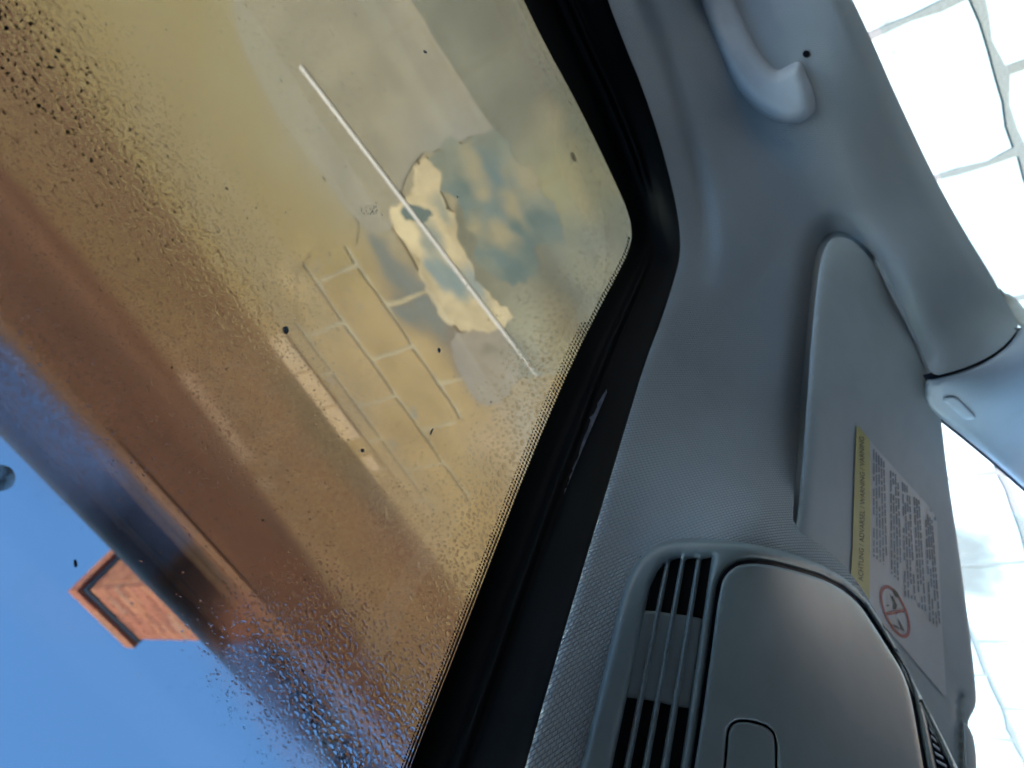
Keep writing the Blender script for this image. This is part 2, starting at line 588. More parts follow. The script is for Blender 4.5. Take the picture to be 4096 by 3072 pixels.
smoothtan = stain_mat('smooth_render', TAN, wall_stains[:7], bscale=25, bdist=.001)
sheet('render_reflection_coat', [(-500, -500), (1180, -520), (1100, 300), (1330, 760), (1480, 980), (1330, 980), (1210, 1010), (1190, 1130), (1190, 1330), (1050, 1130), (500, 480), (-300, -200)], smoothtan, .0006)
sheet('render_reflection_coat', [(2050, 1500), (1880, 1640), (1800, 1750), (1880, 1900), (1900, 2000), (1830, 2030), (1780, 2040), (1700, 2080), (1780, 2230), (2200, 2900), (2600, 2900), (2500, 1500)], smoothtan, .0006)
M['greyreflection'] = stain_mat('grey_reflection', (0.303, 0.201, 0.119), [(-.25, 1.7 + Zc, .3, .25, (0.289, 0.193, 0.108), .6), (.35, 1.2 + Zc, .2, .2, (0.260, 0.188, 0.135), .6)], bscale=25, bdist=.001)  # reflection in the roof glass, put into the colour of a wall sheet
_lx = at_wall([(2330, 1080), (2250, 1480), (2420, 1250)])
M['lowrender'] = stain_mat('tan_render', (.195, .140, .085), [(_lx[0][0], _lx[0][1], .16, .07, (.175, .155, .115), .8), (_lx[1][0], _lx[1][1], .22, .09, (.34, .235, .125), .6), (_lx[2][0], _lx[2][1], .1, .05, (.22, .18, .12), .7), (.42, .92 + Zc, .16, .10, (.29, .20, .09), .8), (.60, .86 + Zc, .16, .10, (.17, .14, .105), .8), (.78, .80 + Zc, .16, .08, (.29, .20, .12), .7)], bscale=25, bdist=.001)
sheet('render_reflection_coat', [(1000, -520), (960, -300), (930, 100), (1080, 420), (1330, 760), (1480, 950), (1600, 900), (1610, 700), (1690, 610), (1760, 590), (1900, 540), (2000, 540), (2010, 570), (1640, -20), (1320, -520)], M['greyreflection'], .0010, .004)  # grey reflection zone and its straight edge, shaped as a sheet
sheet('render_reflection_coat', [(1230, -520), (1560, -20), (1900, 560), (1800, 900), (1880, 1250), (2000, 1450), (2080, 1560), (2600, 1800), (2600, -520)], M['lowrender'], .0005, .0)
cr_st = []
for (cx_, cy_, rx_, rz_, c_) in ((1810, 1100, .07, .035, (.20, .19, .155)), (1740, 1080, .05, .03, (.22, .20, .165)), (1900, 1130, .06, .03, (.27, .22, .165)), (1720, 960, .05, .03, (.28, .215, .15)), (1790, 850, .04, .03, (.30, .22, .14))):
    (x_, z_), = at_wall([(cx_, cy_)])
    cr_st.append((x_, z_, rx_, rz_, c_, .6))
M['cream'] = stain_mat('bare_cream_plaster', (.56, .345, .175), cr_st, nscale=9, dist=.08, fine=.16)
bl_st = []
TEAL, TEAL2, SAND = (.115, .115, .088), (.14, .135, .105), (.29, .19, .10)
for (cx_, cy_, rx_, rz_, c_, so_) in ((1830, 800, .05, .035, TEAL2, .5), (1960, 840, .045, .05, TEAL2, .5), (2000, 690, .06, .04, TEAL2, .6), (1900, 650, .05, .03, SAND, .5), (2060, 820, .05, .03, SAND, .5), (2000, 930, .04, .035, SAND, .5),
        (1890, 900, .03, .03, SAND, .5), (2100, 700, .05, .03, SAND, .6), (1930, 760, .025, .03, SAND, .4), (2050, 1080, .075, .055, TEAL, .4), (2120, 990, .05, .04, TEAL, .5), (1975, 1020, .03, .03, TEAL2, .4), (2200, 940, .05, .03, TEAL2, .5), (2160, 880, .04, .03, TEAL, .5), (2070, 900, .03, .02, TEAL, .5), (1850, 740, .025, .02, TEAL, .5)):
    (x_, z_), = at_wall([(cx_, cy_)])
    bl_st.append((x_, z_, rx_ * .95, rz_ * .95, c_, min(.9, so_ * 1.6)))
M['bluegrey'] = stain_mat('blue_grey_old_paint', (.21, .165, .105), bl_st, nscale=11, dist=.06)
M['darkpaint'] = stain_mat('dark_old_paint', (.12, .115, .09), [], nscale=9)
sheet('bare_plaster', [(1690, 600), (1745, 700), (1800, 860), (1850, 930), (1900, 1080), (1960, 1170), (2030, 1220), (2060, 1290), (1980, 1310), (1900, 1330), (1830, 1320), (1760, 1260), (1690, 1120), (1620, 980), (1560, 880), (1600, 830), (1650, 760)], M['cream'], .0014, .013, step=.016)
sheet('old_paint', [(1700, 660), (1780, 580), (1900, 520), (2010, 500), (2100, 640), (2180, 760), (2260, 950), (2160, 1000), (2130, 1090), (2040, 1130), (1960, 1090), (1900, 1010), (1850, 900), (1850, 800), (1790, 760), (1740, 740)], M['bluegrey'], .0012, .014, step=.016)
sheet('old_paint', [(1600, 830), (1660, 810), (1735, 840), (1730, 870), (1660, 890), (1620, 880)], M['darkpaint'], .0017, .006, step=.012)
M['pinkrender'] = stain_mat('pinkish_render', (0.290, 0.187, 0.121), [(.75, 1.42 + Zc, .03, .02, (0.217, 0.142, 0.089), .6)], bscale=25, bdist=.001)
sheet('render_reflection_coat', [(1800, 1320), (1900, 1335), (1990, 1310), (2080, 1420), (2060, 1540), (1960, 1640), (1890, 1600), (1830, 1480)], M['pinkrender'], .0008, .008)

# upper storey in dark brown brick (far, wet-glass blurred: the courses are one textured face)
def brick_mat(name, ca, cb, mortar, stains=()):  # stains also carry the gap shadow above the pale bricks
    m, nd, lk, b = nodes(name)
    p = pos(nd)
    mp = nd.new('ShaderNodeMapping'); mp.inputs['Rotation'].default_value = (math.radians(90), 0, 0)
    lk.new(p, mp.inputs['Vector'])
    br = nd.new('ShaderNodeTexBrick')
    br.inputs['Color1'].default_value = (*ca, 1); br.inputs['Color2'].default_value = (*cb, 1); br.inputs['Mortar'].default_value = (*mortar, 1)
    for k, v in (('Scale', 1.0), ('Mortar Size', .005), ('Mortar Smooth', .2), ('Brick Width', .225), ('Row Height', .075)):
        br.inputs[k].default_value = v
    lk.new(mp.outputs[0], br.inputs['Vector'])
    cur = mixcol(nd, lk, ramp(nd, lk, noise(nd, lk, 3, 6, coord=p), .35, .7), br.outputs['Color'], tuple(c * .72 for c in ca))
    for (x, z, rx, rz, colr, soft) in stains:
        s1 = nd.new('ShaderNodeVectorMath'); s1.operation = 'SUBTRACT'; s1.inputs[1].default_value = (x, YW, z)
        lk.new(p, s1.inputs[0])
        s2 = nd.new('ShaderNodeVectorMath'); s2.operation = 'MULTIPLY'; s2.inputs[1].default_value = (1 / rx, .3, 1 / rz)
        lk.new(s1.outputs[0], s2.inputs[0])
        ln = nd.new('ShaderNodeVectorMath'); ln.operation = 'LENGTH'
        lk.new(s2.outputs[0], ln.inputs[0])
        mr = nd.new('ShaderNodeMapRange'); mr.interpolation_type = 'SMOOTHSTEP'
        mr.inputs[1].default_value = 1 - soft; mr.inputs[2].default_value = 1 + soft
        mr.inputs[3].default_value = 1; mr.inputs[4].default_value = 0
        lk.new(ln.outputs['Value'], mr.inputs[0])
        cur = mixcol(nd, lk, mr.outputs[0], cur, colr)
    lk.new(cur, b.inputs['Base Color'])
    b.inputs['Roughness'].default_value = .9
    b.inputs['Specular IOR Level'].default_value = .2
    bump(nd, lk, br.outputs['Fac'], -.6, .006, b)
    return m
M['brown'] = brick_mat('brown_brick', (0.127, 0.034, 0.009), (0.098, 0.026, 0.007), (0.118, 0.040, 0.013), [(.95, 2.33 + Zc, .40, .13, (0.038, 0.018, 0.008), .5)])  # dark oval above the pale bricks: gap shadow put into the brick colour
upper = link('upper_wall', box_me('upper_wall', (-9, YW - .27, 2.264 + Zc), (9, YW - .012, 3.70 + Zc)), M['brown'], house)
M['band'] = brick_mat('sunlit_brick_band', (0.265, 0.096, 0.038), (0.203, 0.072, 0.029), (0.140, 0.066, 0.034))  # sunlight on the top courses, put into a lighter brick colour
for k in range(3):                            # corbelled courses under the eaves
    z0 = 3.70 + .10 * k
    link('brick_band', box_me('brick_band', (-9, YW - .25, z0 + .004 + Zc), (9, YW + .004 * k, z0 + .10 + Zc)), M['band'], house)
M['soffit'] = surface('dark_soffit', (.012, .016, .026), .7, .25, 8)
link('soffit', box_me('soffit', (-9, YW - .2, 4.004 + Zc), (9, YW + .10, 4.03 + Zc)), M['soffit'], house)
bm = bmesh.new()                              # half round gutter
prof = [(math.cos(a) * .06, math.sin(a) * .06) for a in np.linspace(math.pi, 2 * math.pi, 11)]
prof = prof + [(x * .92, y * .92) for x, y in reversed(prof)]
rows_ = [[bm.verts.new((x, YW + .165 + u, 4.075 + Zc + v)) for u, v in prof] for x in (-9, 9)]
for i in range(len(prof)):
    j = (i + 1) % len(prof)
    bm.faces.new((rows_[0][i], rows_[0][j], rows_[1][j], rows_[1][i]))
me = bpy.data.meshes.new('gutter'); bm.to_mesh(me); bm.free()
link('gutter', me, M['soffit'], house)
M['slate'] = surface('roof_slate', (.09, .085, .085), .7, .2, 5)
rv = [(-9.1, YW + .14, 4.06 + Zc), (9.1, YW + .14, 4.06 + Zc), (9.1, YW - 4, 6.2 + Zc), (-9.1, YW - 4, 6.2 + Zc)]
link('roof', mesh('roof', rv + [(a, b, c - .05) for a, b, c in rv], [(0, 1, 2, 3), (7, 6, 5, 4), (0, 4, 5, 1), (1, 5, 6, 2), (2, 6, 7, 3), (3, 7, 4, 0)], True), M['slate'], house)
link('rear_wall', box_me('rear_wall', (-9, YW - 8, 0), (9, YW - .30, 4.0 + Zc)), M['brown'], house)

# chimney: bricks laid one by one round a mortar core
CHX0, CHX1, CHD0, CHD1 = 1.72, 2.26, 1.73, 2.25
ch = link('chimney', box_me('chimney', (CHX0 + .008, -CHD1 + .008, 4.2 + Zc), (CHX1 - .008, -CHD0 - .008, 6.30 + Zc)), surface('chimney_mortar', (.30, .18, .11), .95, .1, 20), house)
cbm = [surface('chimney_brick', c, .9, .12, 30, 150, .002) for c in ((0.516, 0.130, 0.051), (0.562, 0.164, 0.062), (0.406, 0.100, 0.040), (0.485, 0.175, 0.082))]
bmeshes = {}
def cbrick(lx, ly, h, m):
    k = (round(lx, 3), round(ly, 3), round(h, 3), m)
    if k not in bmeshes:
        me = box_me('brick', (-lx / 2, -ly / 2, -h / 2), (lx / 2, ly / 2, h / 2), .003)
        me.materials.append(cbm[m]); bmeshes[k] = me
    return bmeshes[k]
def lay(x, y, z, lx, ly, h):
    o = bpy.data.objects.new('brick', cbrick(lx, ly, h, random.choice((0, 0, 1, 1, 2, 3))))
    COL.objects.link(o)
    o.location = (x + random.uniform(-.0015, .0015), y + random.uniform(-.002, .002), z)
    o.parent = ch
    o.matrix_parent_inverse = ch.matrix_world.inverted()
def ring(z, grow, h, flip):
    x0, x1, y0, y1 = CHX0 - grow, CHX1 + grow, -CHD1 - grow, -CHD0 + grow
    n = 3; wdt = .05
    lx = (x1 - x0) / n
    cuts = [x0 + lx * i for i in range(n + 1)] if flip else [x0, x0 + lx * .5] + [x0 + lx * (i + .5) for i in range(1, n)] + [x1]
    for a, b in zip(cuts[:-1], cuts[1:]):
        for yy in (y1 - wdt / 2, y0 + wdt / 2):
            lay((a + b) / 2, yy, z, b - a - .008, wdt, h)
    m_ = 2
    ly = (y1 - y0 - 2 * wdt) / m_
    cy = [y0 + wdt + ly * i for i in range(m_ + 1)] if flip else [y0 + wdt, y0 + wdt + ly * .5, y0 + wdt + ly * 1.5, y1 - wdt]
    for a, b in zip(cy[:-1], cy[1:]):
        for xx_ in (x0 + wdt / 2, x1 - wdt / 2):
            lay(xx_, (a + b) / 2, z, wdt, b - a - .008, h)
zz = 4.72 + Zc; i = 0
while zz < 5.96 + Zc:
    ring(zz + .0375, 0, .067, i % 2); zz += .075; i += 1
CAPZ = zz
collar = link('dark_collar', box_me('dark_collar', (CHX0 - .012, -CHD1 - .012, CAPZ), (CHX1 + .012, -CHD0 + .012, CAPZ + .07)), M['soffit'], ch)  # dark collar under the cap courses
ring(CAPZ + .072 + .037, .045, .069, 1)
ring(CAPZ + .072 + .112, .045, .069, 0)
link('cap', box_me('cap', (CHX0 - .03, -CHD1 - .03, CAPZ + .22), (CHX1 + .03, -CHD0 + .03, CAPZ + .25)), surface('cap_mortar', (.35, .25, .18), .95), ch)

# pale reflection streak, shaped as a thin strip on the wall
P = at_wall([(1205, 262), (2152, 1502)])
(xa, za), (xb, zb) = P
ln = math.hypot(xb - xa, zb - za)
bt = link('reflection_streak', box_me('reflection_streak', (-ln / 2, -.0025, -.0065), (ln / 2, .0025, .0065), .001), surface('pale_reflection', (.66, .46, .34), .6, .04, 10))
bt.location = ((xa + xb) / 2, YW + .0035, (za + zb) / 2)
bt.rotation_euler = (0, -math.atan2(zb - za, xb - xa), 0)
tag(bt, 'thin pale pinkish white reflection streak shaped as a strip running straight across the patched wall', 'reflection_streak')

# ================================================================== car
car = empty('car', (0, .2, 0))
tag(car, 'car with pale grey headliner, overhead console and tinted roof glass covered in droplets', 'car')

HEADPTS = [(2300, -300, .32), (2430, 0, .32), (2600, 480, .32), (2720, 960, .318), (2600, 1500, .312), (2350, 2300, .287), (2100, 3072, .284), (2050, 3250, .284),
            (2800, 0, .308), (2900, 500, .302), (3000, 1000, .288), (3050, 1500, .277), (2850, 1700, .288),
            (3400, 0, .165), (3700, 620, .15), (4050, 1250, .105), (3300, -250, .18), (3180, 0, .215), (3250, 300, .212), (3450, 700, .195), (3700, 1100, .155),
            (3750, 1500, .160), (3650, 1400, .178), (4230, 2080, .115), (3760, 1690, .178), (4090, 1950, .128), (4096, 1300, .088), (4230, 1400, .06),
            (3200, 1500, .255), (3175, 1900, .25), (3330, 930, .232),
            (3120, 1960, .246), (3040, 2060, .226), (3171, 2108, .222), (3240, 2150, .219), (3455, 2360, .213), (3580, 2580, .202), (3700, 2830, .188), (3860, 3150, .168),
            (2750, 2100, .256), (2500, 2250, .279), (2300, 3072, .280), (2600, 2700, .264), (3000, 2600, .232), (3300, 2900, .215), (3000, 3250, .235)]
HEAD = TPS(HEADPTS)
CLOTH = TPS(HEADPTS, 1.0)
VIS = TPS([(3250, 1000, .228), (3200, 2000, .243), (3330, 930, .222), (3450, 1000, .205), (3600, 1220, .188), (3690, 1450, .176), (3790, 1900, .188), (3905, 2800, .188), (3908, 3200, .185),
           (3480, 2350, .236), (3450, 1600, .213), (3300, 2300, .245), (3600, 2700, .228)])

opening = [(2350, -300), (2390, -150), (2430, 0), (2500, 180), (2570, 350), (2640, 560), (2690, 750), (2715, 880), (2722, 960), (2720, 1030), (2700, 1110), (2650, 1270), (2580, 1450),
           (2490, 1750), (2400, 2050), (2300, 2380), (2200, 2720), (2100, 3072), (2040, 3280)]
rail = [(4075, 1300), (4040, 1230), (4000, 1165), (3966, 1100), (3860, 930), (3760, 750), (3700, 630), (3620, 460), (3560, 330), (3500, 190), (3440, 60), (3400, -20), (3330, -170), (3270, -300)]
vcut = [(3168, 2112), (3178, 1960), (3190, 1800), (3206, 1550), (3222, 1350), (3238, 1180), (3258, 1030), (3286, 955), (3330, 922), (3390, 932), (3450, 972), (3520, 1055), (3590, 1185), (3650, 1320), (3700, 1440)]
bulge = [(3900, 3280), (3829, 3085), (3759, 2945), (3677, 2795), (3582, 2585), (3519, 2478), (3455, 2362), (3380, 2264), (3290, 2183)]
seam = [(3730, 1507), (3804, 1488), (3880, 1463), (3961, 1425), (4031, 1371), (4075, 1311)]
outline = opening + [(2700, 3280)] + bulge + vcut + seam + rail
hand = [(2740, -200), (2799, 0), (2860, 153), (2921, 307), (2983, 406), (3060, 468), (3136, 498), (3198, 495), (3244, 468), (3266, 429), (3255, 360), (3228, 299), (3205, 240), (3159, 257), (3113, 284), (3090, 272), (3044, 222), (2990, 123), (2937, 0), (2880, -200)]
hand = smooth(hand, 2)

def head_feat(px, py):
    gx_ = np.interp(py, [-300, -150, 0, 150, 300, 450, 600, 750, 900, 1050, 1300], [2500, 2540, 2590, 2650, 2700, 2745, 2785, 2825, 2848, 2858, 2860])
    s = (px - gx_) / 48
    fade = 1 - smstep(850, 1250, py)
    o = fade * (.020 * (smstep(-1, 1, s) - 1) - .006 * np.exp(-((s + .9) ** 2) * 1.6))
    o = o + fade * .004 * np.exp(-(((px - gx_ - 120) / 90) ** 2))
    dh = np.where(inside(px, py, hand), 0, seg_dist(px, py, hand))
    o = o - .006 * np.exp(-(dh / 150) ** 2)
    dr = seg_dist(px, py, rail, False)
    o = o - .05 * np.clip(1 - dr / 75, 0, 1) ** 2
    dop = seg_dist(px, py, opening, False)
    o = o - .003 * np.clip(1 - dop / 18, 0, 1) ** 2
    dv = seg_dist(px, py, vcut, False)
    o = o - .024 * np.clip(1 - dv / 100, 0, 1) ** 2
    db = seg_dist(px, py, bulge, False)
    o = o - .030 * np.clip(1 - db / 60, 0, 1) ** 2
    return o
headl = patch('headliner', smooth(outline, 1), HEAD, M['fabric'], car, feat=head_feat, step=22, skirt=.03, uv=CLOTH)

# grab handle
patch('grab_handle', hand, HEAD, M['handle'], car, off=.020, pillow=(.024, 62), step=14, skirt=.012)
a_ = np.linspace(0, 2 * math.pi, 15)[:-1]
patch('screw_hole', np.stack([3225 + 15 * np.cos(a_), 216 + 15 * np.sin(a_)], 1), HEAD, M['cavity'], car, off=-.003, step=6, skirt=.004)

# sunroof channel: black rubber lined step between headliner edge and the glass
inner = [(1960, -300), (2030, -150), (2098, 0), (2180, 170), (2290, 370), (2390, 570), (2460, 720), (2505, 820), (2527, 890), (2530, 950), (2515, 1010), (2470, 1100), (2400, 1230), (2300, 1430), (2200, 1660), (2100, 1900), (2000, 2160), (1900, 2420), (1800, 2680), (1700, 2930), (1650, 3060), (1570, 3280)]
ZG = .378
oA = resample(smooth(opening, 2, False), 20, False)
iA = smooth(inner, 2, False)
nA = len(oA)
iA = resample(iA, np.sum(np.linalg.norm(np.diff(iA, axis=0), axis=1)) / (nA - 1), False)
iA = np.stack([np.interp(np.linspace(0, 1, nA), np.linspace(0, 1, len(iA)), iA[:, k]) for k in (0, 1)], 1)
# match the corners of both edges
ko, ki = int(np.argmax(oA[:, 0])), int(np.argmax(iA[:, 0]))
tt = np.concatenate([np.linspace(0, ki, ko + 1), np.linspace(ki, nA - 1, nA - ko)[1:]])
iA = np.stack([np.interp(tt, np.arange(nA), iA[:, k]) for k in (0, 1)], 1)
sv = [-.10, 0, .04, .14, .24, .30, .34, .38, .42, .46, .50, .54, .58, .62, .66, .72, .80, .88, .95, 1.0]
verts, faces = [], []
za_ = HEAD.depth(oA[:, 0], oA[:, 1])
zo = rays(oA[:, 0], oA[:, 1])[:, 2] * za_
for s in sv:
    q = oA * (1 - s) + iA * s
    yy = q[:, 1]
    z = zo + .012 + (ZG - .004 - zo - .012) * smstep(-.1, .95, np.full(nA, s)) ** .8
    if s <= 0: z = zo + .014
    rib = np.exp(-((s - .42) / .025) ** 2) + np.exp(-((s - .54) / .025) ** 2)
    z = z - .004 * rib * (1 - smstep(620, 800, yy))
    ridge = np.exp(-((s - .60) / .05) ** 2)
    z = z - .007 * ridge * smstep(980, 1150, yy)
    verts += list(on_z(q[:, 0], q[:, 1], z))
ns = len(sv)
for a in range(ns - 1):
    for b in range(nA - 1):
        faces.append((a * nA + b, a * nA + b + 1, (a + 1) * nA + b + 1, (a + 1) * nA + b))
seal = link('sunroof_channel', mesh('sunroof_channel', verts, faces), M['gloss'], car)
sl = [(2425, 1560), (2440, 1575), (2425, 1625), (2400, 1680), (2390, 1730), (2372, 1790), (2350, 1830), (2330, 1900), (2300, 1960), (2270, 2020), (2250, 2075), (2232, 2090), (2240, 2020), (2262, 1960), (2285, 1890), (2310, 1830), (2330, 1770), (2350, 1700), (2385, 1630)]
slp = resample(sl, 14); slp += rng.normal(0, 3.5, slp.shape)
class PlaneZ:
    def __init__(s, z): s.z = z
    def depth(s, px, py): return s.z / rays(px, py)[..., 2]
zr = float(np.mean([verts[12 * nA + j][2] for j in range(ko, nA) if 1500 < oA[j, 1] < 2100])) - CAMH
patch('worn_strip', slp, PlaneZ(zr - .0045), M['scuff'], seal, step=14, skirt=.003)

# roof glass: a real pane with two faces; condensation makes parts of it rough
def mist_at(px, py):
    def cap(a, b, w_):
        d = seg_dist(px, py, [a, b], False)
        return np.exp(-(d / w_) ** 2)
    m_ = .75 * cap((-300, -200), (900, 1250), 300)
    m_ = np.maximum(m_, .85 * cap((-300, 950), (380, 1640), 260))
    m_ = np.maximum(m_, .55 * cap((-300, 500), (900, 1800), 300))
    m_ = np.maximum(m_, .58 * cap((280, 650), (1600, 2380), 330))
    m_ = np.maximum(m_, .75 * cap((1500, 2050), (2100, 2950), 200))
    m_ = np.maximum(m_, .95 * cap((1080, 2560), (1500, 3250), 170))
    m_ = np.maximum(m_, .45 * cap((1300, 2300), (1800, 3300), 330))
    m_ = np.maximum(m_, .45 * cap((1900, -300), (2460, 800), 150))
    m_ = np.maximum(m_, .35 * cap((2400, 900), (1700, 2900), 170))
    return np.clip(m_, .02, 1)
m, nd, lk, b = nodes('tinted_roof_glass')
nd.remove(b)
out = nd['Material Output']
att = nd.new('ShaderNodeAttribute'); att.attribute_name = 'mist'
TINT = (.390, .440, .436)
tr = nd.new('ShaderNodeBsdfTransparent'); tr.inputs[0].default_value = (*TINT, 1)
rf = nd.new('ShaderNodeBsdfRefraction'); rf.inputs['Color'].default_value = (*TINT, 1)
rf.inputs['IOR'].default_value = 1.22
rf.inputs['Roughness'].default_value = .17
nz = noise(nd, lk, 420, 4, .75, coord=pos(nd))
mul = nd.new('ShaderNodeMath'); mul.operation = 'MULTIPLY'
lk.new(att.outputs['Fac'], mul.inputs[0])
nzr = nd.new('ShaderNodeMapRange'); lk.new(nz, nzr.inputs[0]); nzr.inputs[1].default_value = .3; nzr.inputs[2].default_value = .6; nzr.inputs[3].default_value = .6; nzr.inputs[4].default_value = 1.15
lk.new(nzr.outputs[0], mul.inputs[1])
m1 = nd.new('ShaderNodeMixShader'); lk.new(mul.outputs[0], m1.inputs[0]); lk.new(tr.outputs[0], m1.inputs[1]); lk.new(rf.outputs[0], m1.inputs[2])
gl = nd.new('ShaderNodeBsdfGlossy'); gl.inputs['Roughness'].default_value = .03
m2 = nd.new('ShaderNodeMixShader'); m2.inputs[0].default_value = .03
lk.new(m1.outputs[0], m2.inputs[1]); lk.new(gl.outputs[0], m2.inputs[2]); lk.new(m2.outputs[0], out.inputs[0])
M['roofglass'] = m
gx, gy = np.meshgrid(np.linspace(-.80, .42, 110), np.linspace(-.82, .42, 110))
n1 = gx.size
V = np.vstack([np.stack([gx.ravel(), gy.ravel(), np.full(n1, ZG + CAMH)], 1), np.stack([gx.ravel(), gy.ravel(), np.full(n1, ZG + .004 + CAMH)], 1)])
fs = []
n_ = 110
for j in range(n_ - 1):
    for i in range(n_ - 1):
        a = j * n_ + i
        fs.append((a, a + n_, a + n_ + 1, a + 1))
        fs.append((n1 + a, n1 + a + 1, n1 + a + n_ + 1, n1 + a + n_))
ed = [i for i in range(n_)] + [j * n_ + n_ - 1 for j in range(1, n_)] + [(n_ - 1) * n_ + i for i in range(n_ - 2, -1, -1)] + [j * n_ for j in range(n_ - 2, 0, -1)]
for a, b_ in zip(ed, ed[1:] + ed[:1]):
    fs.append((a, b_, b_ + n1, a + n1))
gme = mesh('sunroof_glass', V, fs, flat=True)
with np.errstate(all='ignore'):
    qx, qy = project(V)
attr = gme.attributes.new('mist', 'FLOAT', 'POINT')
attr.data.foreach_set('value', np.nan_to_num(mist_at(np.clip(qx, -4000, 5000), np.clip(qy, -4000, 6000))).astype(np.float32))
glass = link('sunroof_glass', gme, M['roofglass'], car)

# ceramic dots along the edge of the glass
def path_samples(poly, step):
    P = resample(poly, step, False)
    t = np.gradient(P, axis=0); t /= np.linalg.norm(t, axis=1)[:, None]
    return P, t
dv, df = [], []
def dot(cx, cy, r, z):
    b0 = len(dv)
    c = on_z(np.array([cx]), np.array([cy]), z)[0]
    dist = np.linalg.norm(c - np.array([0, 0, CAMH]))
    rr = r / FPX * dist * 1.12
    for k in range(8):
        dv.append((c[0] + rr * math.cos(k * math.pi / 4), c[1] + rr * math.sin(k * math.pi / 4), c[2]))
    df.append(tuple(range(b0 + 7, b0 - 1, -1)))
pp, tg = path_samples(smooth(inner[9:], 2, False), 13.5)
for i, (p, t) in enumerate(zip(pp, tg)):
    nrm_ = np.array([t[1], -t[0]])
    if nrm_[0] > 0: nrm_ = -nrm_
    for k, (d, r) in enumerate(((0, 7.2), (13, 6.4), (26, 5.2), (38, 3.8))):
        if k >= 2 and p[1] < 1300: continue
        q = p + nrm_ * d + t * (6.7 if k % 2 else 0)
        dot(q[0], q[1], r, ZG - .0012)
pp, tg = path_samples(smooth(inner[:10], 2, False), 12)
for i, (p, t) in enumerate(zip(pp, tg)):
    nrm_ = np.array([t[1], -t[0]])
    if nrm_[0] > 0: nrm_ = -nrm_
    dot(*(p + nrm_ * 1), 6.0, ZG - .0012)
fd = link('frit_dots', mesh('frit_dots', dv, df, True), M['cavity'], glass)
tag(fd, kind='stuff')

# droplets of condensation on the outside of the roof glass
cand = 110000
px = rng.uniform(-150, 2560, cand); py = rng.uniform(-150, 3220, cand)
def capv(a, b, w_):
    return np.exp(-(seg_dist(px, py, [a, b], False) / w_) ** 2)
zA = capv((-250, -250), (1000, 1280), 250)
zA2 = capv((-250, 200), (900, 1600), 420)
zE = np.where(py > 880, np.exp(-(seg_dist(px, py, inner[9:], False) / 260) ** 2) * smstep(860, 1250, py), 0)
zB = capv((1250, 2600), (1750, 3250), 330)
zB2 = capv((1650, 2100), (2200, 1500), 170) * .35
zS = np.where(py < 1000, np.exp(-(seg_dist(px, py, inner[:10], False) / 70) ** 2), 0)
zT = capv((850, -100), (1350, 350), 260)
dens = np.max([zA * .95, zA2 * .50, zE * .95, zB * .95, zB2, zS * .55, zT * .18], axis=0)
keep = rng.uniform(0, 1, cand) < dens ** 1.3
glin = inside(px, py, np.vstack([inner, [(-400, 3400), (-400, -400)]])) & (seg_dist(px, py, inner, False) > 6)
keep &= glin
px, py = px[keep], py[keep]
zA, zA2, zE, zB, zS, zT = [z[keep] for z in (zA, zA2, zE, zB, zS, zT)]
size = 2.3 + 4.6 * np.maximum(zA * np.clip(1.25 - (py + 200) / 2200, .5, 1.2), np.maximum(zB, zE * .7 + .1) * np.clip(.55 + (py - 900) / 3500, .5, 1.1))
size *= rng.lognormal(0, .32, len(size))
size = np.clip(size, 1.8, 13)
order = np.argsort(-size)
cell = {}
acc = []
for i in order:                               # no two drops overlap
    x, y, r = px[i], py[i], size[i]
    cx_, cy_ = int(x // 28), int(y // 28)
    ok = True
    for a in (-1, 0, 1):
        for b in (-1, 0, 1):
            for (x2, y2, r2) in cell.get((cx_ + a, cy_ + b), ()):
                if (x - x2) ** 2 + (y - y2) ** 2 < ((r + r2) * 1.10) ** 2:
                    ok = False; break
            if not ok: break
        if not ok: break
    if ok:
        cell.setdefault((cx_, cy_), []).append((x, y, r)); acc.append(i)
acc = np.array(acc)
C = on_z(px[acc], py[acc], np.full(len(acc), ZG + .0041))
dist = np.linalg.norm(C - np.array([0, 0, CAMH]), axis=1)
rad = size[acc] / FPX * dist * 1.15
nd_ = len(acc)
SEG = 8
ang = np.linspace(0, 2 * math.pi, SEG, endpoint=False)
unit = np.vstack([np.stack([np.cos(ang), np.sin(ang), np.zeros(SEG)], 1), np.stack([.80 * np.cos(ang), .80 * np.sin(ang), np.full(SEG, .036)], 1), np.stack([.42 * np.cos(ang), .42 * np.sin(ang), np.full(SEG, .063)], 1), [[0, 0, .075]], np.stack([np.cos(ang), np.sin(ang), np.zeros(SEG)], 1)])
nv = len(unit)
hf = (1 + 1.5 * np.clip(np.maximum(zE, zS * .8), 0, 1) + .5 * zB)[acc]
st = rng.uniform(.9, 1.6, nd_); rot = rng.normal(0, .45, nd_)
wob = 1 + rng.normal(0, .16, (nd_, SEG)); wob = (wob + np.roll(wob, 1, 1)) / 2
wob = np.concatenate([wob, wob, wob, np.ones((nd_, 1)), wob], 1)
loc = unit[None] * wob[:, :, None] * np.array([1, 1, 1.0])
lx = loc[:, :, 0] * st[:, None]; ly = loc[:, :, 1] / np.sqrt(st)[:, None]
cr, sr = np.cos(rot)[:, None], np.sin(rot)[:, None]
wx = (lx * cr - ly * sr) * rad[:, None]; wy = (lx * sr + ly * cr) * rad[:, None]
wz = unit[None, :, 2] * (rad * hf)[:, None]
VV = np.stack([C[:, 0:1] + wx, C[:, 1:2] + wy, C[:, 2:3] + wz], 2).reshape(-1, 3)
bf = []
for ring_ in range(2):
    for k in range(SEG):
        a, b = ring_ * SEG + k, ring_ * SEG + (k + 1) % SEG
        bf.append((a, b, b + SEG)); bf.append((a, b + SEG, a + SEG))
